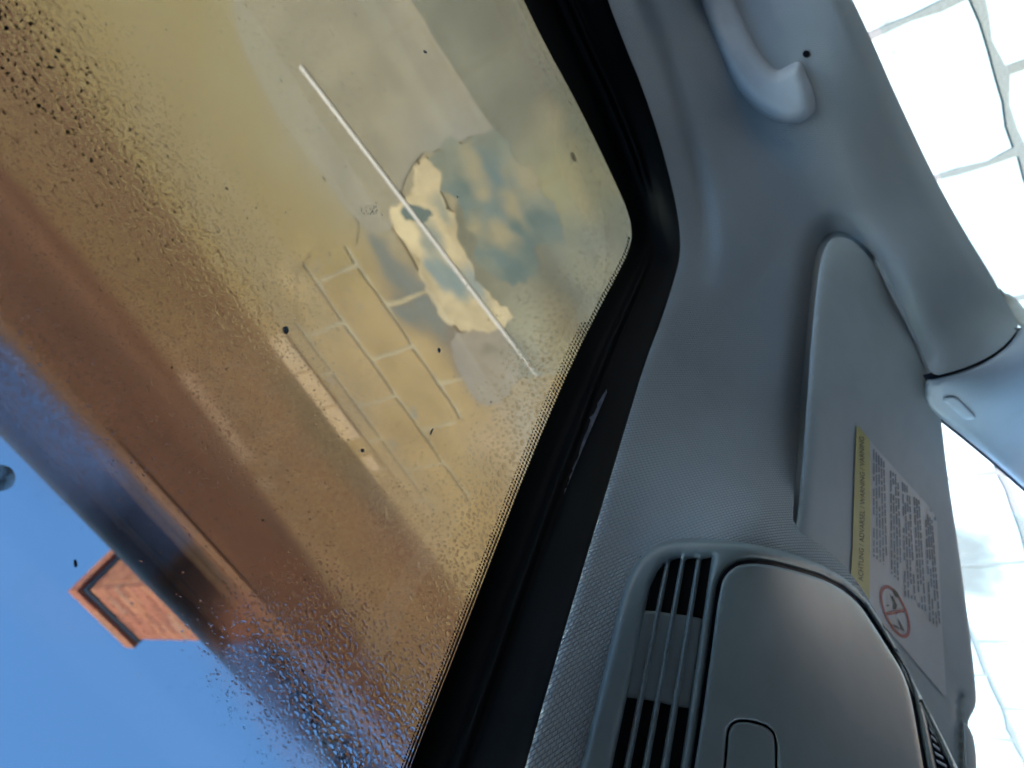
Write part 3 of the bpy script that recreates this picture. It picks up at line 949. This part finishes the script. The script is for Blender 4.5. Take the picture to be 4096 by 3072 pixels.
for k in range(SEG):
    bf.append((2 * SEG + k, 2 * SEG + (k + 1) % SEG, 3 * SEG))
for k in range(1, SEG - 1):
    bf.append((3 * SEG + 1, 3 * SEG + 2 + k, 3 * SEG + 1 + k))
bf = np.array(bf)
FF = (bf[None] + (np.arange(nd_) * nv)[:, None, None]).reshape(-1, 3)
dme = bpy.data.meshes.new('water_droplets')
dme.vertices.add(len(VV)); dme.vertices.foreach_set('co', VV.astype(np.float32).ravel())
dme.loops.add(FF.size); dme.loops.foreach_set('vertex_index', FF.astype(np.int32).ravel())
dme.polygons.add(len(FF)); dme.polygons.foreach_set('loop_start', np.arange(0, FF.size, 3, dtype=np.int32))
dme.polygons.foreach_set('use_smooth', np.ones(len(FF), bool))
dme.update(calc_edges=True); dme.validate()
m, nd, lk, b = nodes('water')
nd.remove(b)
gb = nd.new('ShaderNodeBsdfGlass'); gb.inputs['IOR'].default_value = 1.33; gb.inputs['Roughness'].default_value = 0.0
lk.new(gb.outputs[0], nd['Material Output'].inputs[0])
M['water'] = m
drops = link('water_droplets', dme, m)
tag(drops, 'fine condensation droplets spread in bands over the tinted roof glass', 'droplets', kind='stuff')
print('droplets', nd_)

# bits of debris lying on the glass
def bit(name, pts, mat, thick, label, cat, n=2):
    P = resample(smooth(pts, n), 6)
    W = on_z(P[:, 0], P[:, 1], np.full(len(P), ZG + .0045))
    c = W.mean(0)
    k = len(W)
    vs = list(W) + [c + (w_ - c) * .7 + np.array([0, 0, thick]) for w_ in W] + [c + np.array([0, 0, thick])]
    fs = [tuple(range(k))] + [(i, i + k, (i + 1) % k + k, (i + 1) % k) for i in range(k)] + [(i + k, 2 * k, (i + 1) % k + k) for i in range(k)]
    me = mesh(name, vs, fs)
    bm = bmesh.new(); bm.from_mesh(me); bmesh.ops.recalc_face_normals(bm, faces=bm.faces[:]); bm.to_mesh(me); bm.free()
    o = link(name, me, mat)
    tag(o, label, cat)
    return o
dk = surface('dry_twig', (.02, .016, .012), .9)
bl = surface('wet_dirt', (.05, .055, .09), .8)
m, nd, lk, b = nodes('dried_splash'); nd.remove(b)
tr = nd.new('ShaderNodeBsdfTransparent'); tr.inputs[0].default_value = (.80, .74, .68, 1)
df_ = nd.new('ShaderNodeBsdfDiffuse'); df_.inputs[0].default_value = (.3, .3, .32, 1)
mx = nd.new('ShaderNodeMixShader')
lk.new(ramp(nd, lk, noise(nd, lk, 160, 5, coord=pos(nd)), .2, .9), mx.inputs[0])
lk.new(tr.outputs[0], mx.inputs[1]); lk.new(df_.outputs[0], mx.inputs[2]); lk.new(mx.outputs[0], nd['Material Output'].inputs[0])
gy_ = m
bit('twig', [(2279, 610), (2286, 610), (2295, 624), (2304, 650), (2300, 652), (2290, 632)], dk, .002, 'small black twig on the roof glass near its rounded corner', 'twig', 1)
bit('twig', [(1735, 1710), (1728, 1716), (1722, 1735), (1719, 1742), (1724, 1741), (1731, 1724)], dk, .001, 'thin dark bent twig low on the clear part of the roof glass', 'twig', 1)
bit('seed', [(1964, 1602), (1968, 1604), (1966, 1616), (1962, 1614)], dk, .001, 'tiny dark seed right of the pale strip end on the roof glass', 'seed', 1)
bit('leaf_scrap', [(1690, 200), (1700, 201), (1712, 212), (1700, 214)], bl, .0008, 'small dark leaf scrap on the grey part of the roof glass', 'leaf scrap', 1)
bit('leaf_scrap', [(1751, 1390), (1760, 1392), (1764, 1405), (1757, 1415), (1750, 1404)], bl, .0008, 'small grey oval leaf scrap beside the bare block courses', 'leaf scrap', 1)
bit('dirt_spot', [(1128, 1308), (1150, 1303), (1158, 1325), (1143, 1342), (1130, 1328)], bl, .0008, 'round dark spot just above the row of pale bricks', 'dirt spot')
bit('dirt_spot', [(1441, 1796), (1452, 1793), (1459, 1804), (1450, 1812), (1442, 1806)], bl, .0008, 'small dark spot below the end of the pale brick row', 'dirt spot')
bit('dirt_spot', [(294, 2238), (305, 2236), (312, 2262), (302, 2274), (295, 2262)], bl, .0008, 'dark blue spot on the glass against the sky above the chimney', 'dirt spot')
bit('bird_dropping', [(-60, 1860), (0, 1856), (48, 1870), (66, 1912), (50, 1950), (0, 1968), (-60, 1960)], gy_, .0006, 'large grey round splash on the glass at the edge of the blue sky', 'splash')
sv_, sf_ = [], []
for _ in range(70):
    x, y = rng.uniform(0, 2350), rng.uniform(0, 3000)
    if not inside(np.array([x]), np.array([y]), np.vstack([inner, [(-400, 3400), (-400, -400)]]))[0]:
        continue
    if x < 1000 and y > 1900:
        continue
    c = on_z(np.array([x]), np.array([y]), ZG + .0045)[0]
    r = rng.lognormal(-7.75, .4)
    b0 = len(sv_); a0 = rng.uniform(0, 6)
    for k in range(6):
        rr = r * rng.uniform(.6, 1.3)
        sv_.append(c + np.array([rr * 1.3 * math.cos(a0 + k * 1.047), rr * math.sin(a0 + k * 1.047), 0]))
    sv_.append(c + np.array([0, 0, r * .6]))
    sf_.append(tuple(range(b0 + 5, b0 - 1, -1)))
    for k in range(6):
        sf_.append((b0 + k, b0 + (k + 1) % 6, b0 + 6))
# clump of fuzz
for _ in range(38):
    x, y = rng.normal(1485, 18), rng.normal(838, 15)
    c = on_z(np.array([x]), np.array([y]), ZG + .0045)[0]
    r = rng.uniform(.0003, .0008); b0 = len(sv_)
    for k in range(6):
        sv_.append(c + np.array([r * math.cos(k * 1.047), r * .6 * math.sin(k * 1.047), 0]))
    sv_.append(c + np.array([0, 0, r * .6]))
    sf_.append(tuple(range(b0 + 5, b0 - 1, -1)))
    for k in range(6):
        sf_.append((b0 + k, b0 + (k + 1) % 6, b0 + 6))
tag(link('dust_specks', mesh('dust_specks', sv_, sf_), dk), 'scattered dark dust specks on the tinted roof glass', 'dust', kind='stuff')

# ------------------------------------------------------------------ overhead console
rim = [(2230, 3280), (2320, 3072), (2370, 2870), (2420, 2660), (2462, 2480), (2486, 2390), (2506, 2320), (2540, 2252), (2585, 2200), (2640, 2168), (2696, 2155), (2780, 2152), (2900, 2160), (3000, 2174), (3177, 2212), (3285, 2256), (3367, 2302), (3455, 2378), (3550, 2528), (3620, 2655), (3677, 2772), (3759, 2924), (3829, 3068), (3930, 3280)]
lens = [(2740, 3280), (2778, 3072), (2835, 2680), (2880, 2338), (2908, 2290), (2949, 2261), (3000, 2252), (3070, 2258), (3139, 2272), (3266, 2307), (3360, 2351), (3436, 2414), (3487, 2490), (3563, 2610), (3612, 2690), (3640, 2770), (3660, 2870), (3677, 2971), (3696, 3080), (3730, 3280)]
def grow(poly, d):
    P = resample(poly, 20)
    t = np.roll(P, -1, 0) - np.roll(P, 1, 0)
    t /= np.linalg.norm(t, axis=1)[:, None]
    n_ = np.stack([-t[:, 1], t[:, 0]], 1)
    A = P + n_ * d
    ar = lambda Q: .5 * abs(np.sum(Q[:, 0] * np.roll(Q[:, 1], -1) - Q[:, 1] * np.roll(Q[:, 0], -1)))
    return A if (ar(A) > ar(P)) == (d > 0) else P - n_ * d
tops = [[(2658, 2256), (2630, 2292), (2601, 2351)], [(2721, 2234), (2684, 2244)], [(2785, 2234), (2744, 2239)], [(2845, 2231), (2808, 2239)]]
bots = [(2395, 3280, 2443, 3280), (2472, 3280, 2516, 3280), (2548, 3280, 2592, 3280), (2630, 3280, 2674, 3280)]
bots = [(2449, 3072, 2492, 3072), (2523, 3072, 2566, 3072), (2597, 3072, 2640, 3072), (2676, 3072, 2719, 3072)]
slots = []
for tp, (bl0, by, br0, _b) in zip(tops, bots):
    slots.append([tp[0]] + tp[1:] + [(bl0, by), (br0, by)])
# the slots run on past the picture's edge
def ext(a, b, y): return (a[0] + (b[0] - a[0]) * (y - a[1]) / (b[1] - a[1]), y)
slots2 = []
for s in slots:
    l0, r0, lb, rb = s[-3], s[0], s[-2], s[-1]
    slots2.append(s[:-2] + [ext(l0, lb, 3200), ext(r0, rb, 3200)])
grille = [(3682, 2800), (3700, 2850), (3720, 2935), (3748, 3072), (3775, 3220), (3845, 3220), (3800, 3072), (3735, 2920), (3700, 2840)]
cons = patch('overhead_console', smooth(rim, 1), HEAD, M['plastic'], car, off=.012, pillow=(.010, 34), step=18, skirt=.022,
             holes=[grow(lens, 13)] + slots2 + [grille])
patch('cavity', grow(smooth(rim, 1), -26), HEAD, M['gap'], cons, off=.001, step=40, skirt=0)
patch('reading_light_panel', smooth(lens, 1), HEAD, M['lens'], cons, off=.013, pillow=(.004, 14), step=20, skirt=.012,
      holes=[grow([(2880, 3280), (2903, 3072), (2912, 2950), (2918, 2915), (2935, 2893), (2970, 2885), (3020, 2893), (3062, 2907), (3090, 2930), (3100, 2965), (3101, 3072), (3101, 3180), (3095, 3260)], 7)])
patch('push_button', smooth([(2880, 3280), (2903, 3072), (2912, 2950), (2918, 2915), (2935, 2893), (2970, 2885), (3020, 2893), (3062, 2907), (3090, 2930), (3100, 2965), (3101, 3072), (3101, 3180), (3095, 3260)], 1), HEAD, M['plastic'], cons, off=.0125, pillow=(.003, 10), step=14, skirt=.01)
# black voids of the louvre openings and the shallow floor between them
floor_ = [(2560, 2441), (2620, 2444), (2700, 2456), (2735, 2460), (2812, 2474), (2800, 2560), (2760, 2834), (2700, 2826), (2640, 2810), (2570, 2797), (2480, 2788)]
patch('louvre_floor', floor_, HEAD, M['plastic'], cons, off=.0058, pillow=(.002, 14), step=20, skirt=.012)
patch('louvre_void', [(2560, 2225), (2700, 2205), (2860, 2215), (2855, 2300), (2830, 2480), (2545, 2470)], HEAD, M['cavity'], cons, off=.0030, step=30, skirt=0)
patch('louvre_void', [(2480, 2760), (2790, 2800), (2750, 3260), (2360, 3260)], HEAD, M['cavity'], cons, off=.0030, step=30, skirt=0)
# ribbed lamp grille on the windscreen side
for k in range(9):
    y = 2905 + k * 33
    x0 = np.interp(y, [2800, 2935, 3072, 3220], [3690, 3722, 3752, 3780]); x1 = np.interp(y + 26, [2840, 2920, 3072, 3220], [3704, 3735, 3798, 3842]) - 8
    patch('rib', [(x0, y), (x1, y + 22), (x1 + 2, y + 36), (x0 + 2, y + 13)], HEAD, M['pillar'], cons, off=.009, pillow=(.002, 6), step=7, skirt=.006)

# ------------------------------------------------------------------ sun visor
vout = [(3130, 2300), (3186, 2112), (3200, 1960), (3214, 1800), (3232, 1550), (3246, 1350), (3262, 1190), (3280, 1050), (3304, 978), (3335, 948), (3388, 950), (3440, 985), (3508, 1066), (3578, 1194), (3640, 1328), (3690, 1446),
        (3722, 1492), (3746, 1560), (3765, 1680), (3790, 1900), (3828, 2150), (3862, 2400), (3888, 2600), (3902, 2740), (3906, 2800), (3900, 2835), (3884, 2862), (3874, 2880), (3872, 2905), (3870, 3000), (3866, 3250), (3500, 3250), (3300, 2800)]
def vfeat(px, py):
    d = seg_dist(px, py, vout[:11], False)
    d2 = seg_dist(px, py, vout[10:16], False)
    return -.008 * np.clip(1 - d / 60, 0, 1) ** 2 - .004 * np.clip(1 - d2 / 40, 0, 1) ** 2 - .012 * np.exp(-(seg_dist(px, py, [(3838, 2780), (3850, 3250)], False) / 10) ** 2)
visor = patch('sun_visor', smooth(vout, 1), VIS, M['visor'], car, feat=vfeat, pillow=(.004, 12), step=20, skirt=.02)
visor['label'] = 'grey sun visor with a yellow and white warning label'
patch('visor_clip', smooth([(3850, 2890), (3868, 2895), (3885, 2925), (3898, 2965), (3907, 3040), (3908, 3250), (3868, 3250), (3858, 3060), (3852, 2960)], 1), VIS, M['visor'], visor, off=.008, pillow=(.006, 18), step=10, skirt=.015)
lab = [(3426, 1704), (3434, 1702), (3500, 1786), (3600, 1898), (3700, 2008), (3735, 2052), (3749, 2092), (3756, 2250), (3768, 2500), (3784, 2755), (3786, 2780), (3776, 2783), (3700, 2694), (3600, 2575), (3500, 2460), (3400, 2360), (3410, 2200), (3416, 2000), (3421, 1850)]
patch('warning_label', lab, VIS, M['label_white'], visor, off=.0012, step=12, skirt=.0008)
hd_ = patch('label_header', [(3426, 1705), (3434, 1703), (3480, 1761), (3483, 1900), (3484, 2050), (3482, 2200), (3477, 2440), (3400, 2358), (3410, 2200), (3416, 2000), (3421, 1850)], VIS, M['label_yellow'], visor, off=.0026, step=12, skirt=0)

hd_.data.polygons.foreach_set('use_smooth', [False] * len(hd_.data.polygons))

def text_patch(name, txt, x_of_y, y0, y1, capw, surf, mat, parent, off):
    cu = bpy.data.curves.new('t', 'FONT')
    cu.body = txt; cu.size = 1; cu.shear = .25
    o = bpy.data.objects.new('t', cu); COL.objects.link(o)
    dg = bpy.context.evaluated_depsgraph_get()
    me = o.evaluated_get(dg).to_mesh()
    V = np.array([v.co[:] for v in me.vertices]); T = [tuple(p.vertices) for p in me.polygons]
    o.evaluated_get(dg).to_mesh_clear()
    bpy.data.objects.remove(o); bpy.data.curves.remove(cu)
    sx = (V[:, 0] - V[:, 0].min()) / (V[:, 0].max() - V[:, 0].min())
    sy = V[:, 1] / .72
    py = y0 + (y1 - y0) * sx
    px = np.interp(py, *x_of_y) - sy * capw
    W = rays(px, py) * (surf.depth(px, py) - off)[:, None] + np.array([0, 0, CAMH])
    return link(name, mesh(name, W, T, True), mat, parent)
text_patch('header_text', 'ACHTUNG / ADVARSEL / WARNING / VARNING', ([1700, 2000, 2330], [3456, 3460, 3452]), 2326, 1745, 20, VIS, M['ink'], visor, .0032)

# small print: columns of words too fine to read
tv, tf = [], []
def word(xa, ya, xb, yb, wd):
    d = np.array([xb - xa, yb - ya]); d /= np.linalg.norm(d); n_ = np.array([-d[1], d[0]]) * wd / 2
    q = np.array([(xa, ya) - n_, (xb, yb) - n_, (xb, yb) + n_, (xa, ya) + n_])
    W = rays(q[:, 0], q[:, 1]) * (VIS.depth(q[:, 0], q[:, 1]) - .0020)[:, None] + np.array([0, 0, CAMH])
    b0 = len(tv); tv.extend(W)
    nn = np.cross(W[1] - W[0], W[2] - W[0])
    f = (b0, b0 + 1, b0 + 2, b0 + 3)
    tf.append(f if nn @ rays(q[0, 0], q[0, 1]) < 0 else f[::-1])
cols = [(3490, 1790, 3540, 1850, 3489, 2222, 3554, 2275, 5), (3558, 1880, 3596, 1905, 3561, 2290, 3612, 2340, 4), (3606, 1925, 3640, 1952, 3615, 2385, 3667, 2402, 4), (3652, 1985, 3680, 2002, 3671, 2425, 3708, 2448, 3), (3698, 2040, 3732, 2085, 3714, 2480, 3768, 2524, 4)]
for (xa, ya, xb, yb, xc, yc, xd, yd, n_) in cols:
    for i in range(n_):
        f_i = (i + .5) / n_
        p0 = np.array([xa + (xb - xa) * f_i, ya + (yb - ya) * f_i]); p1 = np.array([xc + (xd - xc) * f_i, yc + (yd - yc) * f_i])
        tot = np.linalg.norm(p1 - p0); s = 0
        while s < tot:
            w_ = rng.uniform(14, 48)
            e_ = min(s + w_, tot)
            if rng.uniform() < .9:
                a, b = p0 + (p1 - p0) * s / tot, p0 + (p1 - p0) * e_ / tot
                word(a[0], a[1], b[0], b[1], 5.2)
            s = e_ + rng.uniform(4, 9)
tag(link('small_print', mesh('small_print', tv, tf, True), M['greyink'], visor), kind='stuff')

# prohibition sign
ec = np.array([3581, 2446]); mj = np.array([44, 106.0]); mn = np.array([43, -14.0])
an = np.linspace(0, 2 * math.pi, 49)[:-1]
def ell(k): return ec + np.outer(np.cos(an), mj * k) + np.outer(np.sin(an), mn * k)
patch('prohibition_ring', ell(1.0), VIS, M['red'], visor, off=.0018, step=9, skirt=.0004, holes=[ec + np.outer(np.cos(an), mj * .86) + np.outer(np.sin(an), mn * .80)])
patch('prohibition_bar', [(3538, 2449), (3624, 2434), (3628, 2446), (3541, 2464)], VIS, M['red'], visor, off=.0025, step=9, skirt=.0004)
pic = [[(3566, 2382), (3572, 2384), (3580, 2400), (3590, 2424), (3582, 2440), (3572, 2436), (3576, 2415)], [(3564, 2386), (3568, 2385), (3578, 2404), (3574, 2408)], [(3545, 2420), (3556, 2418), (3558, 2424), (3546, 2426)],
       [(3569, 2352), (3578, 2356), (3592, 2372), (3600, 2390), (3590, 2391), (3580, 2384)], [(3590, 2470), (3600, 2485), (3612, 2510), (3620, 2526), (3612, 2524), (3600, 2500)], [(3565, 2496), (3585, 2502), (3605, 2516), (3604, 2520), (3582, 2508)]]
for q in pic:
    patch('pictogram', q, VIS, M['ink'], visor, off=.0021, step=8, skirt=.0003)

class Deeper:
    def depth(s, px, py): return np.maximum(HEAD.depth(px, py), VIS.depth(px, py))
patch('visor_recess', [(3060, 2250), (3100, 1900), (3140, 1500), (3200, 1000), (3290, 915), (3400, 905), (3560, 1030), (3680, 1330), (3760, 1480), (3700, 1700), (3400, 2250)], Deeper(), M['visor'], car, off=-.03, step=40, skirt=0)
patch('seam_backing', [(3690, 1500), (3800, 1470), (3880, 1440), (3961, 1400), (4020, 1350), (4060, 1310), (4100, 1310), (4060, 1400), (3960, 1470), (3800, 1540), (3720, 1550)], HEAD, M['gap'], car, off=-.022, step=30, skirt=0)
# ------------------------------------------------------------------ pillar, door frame, glass, body shell
pil = patch('pillar_trim', smooth([(3700, 1520), (3735, 1517), (3806, 1498), (3883, 1473), (3966, 1434), (4037, 1379), (4083, 1316), (4130, 1260), (4330, 1480), (4400, 2200), (4230, 2070), (4096, 1950), (3960, 1832), (3850, 1742), (3770, 1680), (3700, 1620)], 1), HEAD, M['pillar'], car, pillow=(.012, 20), step=18, skirt=.03, up=-.005)
badge = patch('airbag_badge', smooth([(3772, 1596), (3790, 1588), (3818, 1586), (3832, 1593), (3902, 1662), (3904, 1672), (3890, 1678), (3862, 1680), (3848, 1672), (3776, 1606)], 1), HEAD, M['pillar'], pil, off=.0045, pillow=(.003, 9), step=9, skirt=.004)
patch('windscreen_seal', [(3700, 1632), (3770, 1694), (3850, 1757), (3960, 1848), (4096, 1968), (4230, 2090), (4400, 2240), (4400, 2150), (4230, 2040), (4096, 1920), (3960, 1800), (3850, 1715), (3760, 1650)], HEAD, M['gap'], car, off=-.022, step=18, skirt=.012)
patch('door_frame_trim', smooth([(3990, 1140), (4018, 1172), (4040, 1176), (4066, 1196), (4096, 1232), (4260, 1440), (4230, 1470), (4096, 1320), (4060, 1290), (4010, 1190)], 1), HEAD, M['trim'], car, off=-.05, pillow=(.012, 18), step=12, skirt=.02)

m, nd, lk, b = nodes('clear_glass'); nd.remove(b)
tr = nd.new('ShaderNodeBsdfTransparent'); tr.inputs[0].default_value = (.90, .97, .97, 1)
gl = nd.new('ShaderNodeBsdfGlossy'); gl.inputs['Roughness'].default_value = .02
mx = nd.new('ShaderNodeMixShader'); mx.inputs[0].default_value = .04
lk.new(tr.outputs[0], mx.inputs[1]); lk.new(gl.outputs[0], mx.inputs[2]); lk.new(mx.outputs[0], nd['Material Output'].inputs[0])
M['clear'] = m
m, nd, lk, b = nodes('dimmed_glass'); nd.remove(b)
tr = nd.new('ShaderNodeBsdfTransparent'); tr.inputs[0].default_value = (.30, .32, .32, 1)  # unseen left pane, tinted dark to keep sun off the cabin
lk.new(tr.outputs[0], nd['Material Output'].inputs[0])
M['dimmed'] = m
M['paint'] = surface('unseen_car_paint', (.45, .47, .50), .3, .02, 5, coat=.5)  # unseen body colour, made light so the bonnet bounces sun inside
M['dash'] = surface('dashboard_plastic', (.05, .052, .055), .6, .1, 40, 400, .0004)
M['carpet'] = surface('dark_carpet', (.04, .042, .045), .95, .2, 60)
def quad(name, pts, mat, parent=car, thick=(0, 0, 0)):
    k = len(pts); t = Vector(thick)
    vs = [Vector(p) + Vector((0, 0, CAMH)) for p in pts]
    if t.length == 0:
        return link(name, mesh(name, vs, [tuple(range(k))], True), mat, parent)
    vs2 = [v + t for v in vs]
    return link(name, mesh(name, vs + vs2, [tuple(range(k)), tuple(range(2 * k - 1, k - 1, -1))] + [(i, i + k, (i + 1) % k + k, (i + 1) % k) for i in range(k)], True), mat, parent)
quad('windscreen', [(.86, -.98, .225), (.86, .62, .225), (1.75, .68, -.36), (1.75, -1.02, -.36)], M['clear'], thick=(.003, 0, .004))
quad('side_window', [(.95, -1.12, .12), (-.9, -1.10, .22), (-.9, -1.20, -.36), (1.6, -1.20, -.36)], M['clear'], thick=(0, -.004, 0))
quad('door', [(1.7, -1.20, -.362), (-.95, -1.20, -.362), (-.95, -1.22, -.80), (1.7, -1.22, -.80)], M['paint'], thick=(0, .06, 0))
quad('dashboard', [(1.02, -1.12, -.42), (1.02, .65, -.42), (1.74, .65, -.365), (1.74, -1.12, -.365)], M['dash'], thick=(0, 0, -.25))
quad('bonnet', [(1.78, -1.05, -.37), (1.78, .65, -.37), (2.8, .58, -.50), (2.8, -.98, -.50)], M['paint'], thick=(0, 0, -.1))
quad('floor_pan', [(-1.4, -1.12, -.80), (1.7, -1.12, -.80), (1.7, .66, -.80), (-1.4, .66, -.80)], M['carpet'], thick=(0, 0, -.05))
quad('left_door', [(1.7, .68, -.36), (-1.4, .68, -.36), (-1.4, .70, -.80), (1.7, .70, -.80)], M['paint'], thick=(0, -.04, 0))
quad('unseen_left_window', [(.9, .60, .16), (-1.3, .60, .22), (-1.3, .68, -.358), (1.6, .68, -.358)], M['dimmed'], thick=(0, .004, 0))
quad('added_unseen_rear', [(-1.4, -1.12, .40), (-1.4, .62, .40), (-1.42, .70, -.80), (-1.42, -1.20, -.80)], M['paint'], thick=(-.04, 0, 0))  # unseen solid rear, added to block the sun
# roof skin round the glass
quad('roof_panel', [(.43, -.84, .405), (.43, .44, .405), (.90, .55, .30), (.90, -.94, .30)], M['paint'], thick=(0, 0, .012))
quad('roof_panel', [(.43, -.84, .405), (-1.4, -.84, .405), (-1.4, -1.16, .36), (.43, -1.16, .36)], M['paint'], thick=(0, 0, .012))
quad('roof_panel', [(.43, -.84, .405), (.43, -1.16, .36), (.90, -1.12, .29), (.90, -.94, .30)], M['paint'], thick=(0, 0, .012))
quad('roof_panel', [(.43, .44, .405), (-1.4, .44, .405), (-1.4, .62, .30), (.90, .60, .25)], M['paint'], thick=(0, 0, .012))
quad('roof_panel', [(-.81, -.835, .405), (-.81, .435, .405), (-1.4, .435, .405), (-1.4, -.835, .405)], M['paint'], thick=(0, 0, .012))
# rear and left part of the lining, behind the camera
quad('headliner', [(-.82, -.82, .325), (-.82, .40, .325), (-1.38, .40, .31), (-1.38, -.82, .31)], M['fabric'], thick=(0, 0, .02))
quad('headliner', [(.40, .36, .315), (-.82, .40, .325), (-1.38, .56, .28), (.80, .56, .22)], M['fabric'], thick=(0, 0, .02))
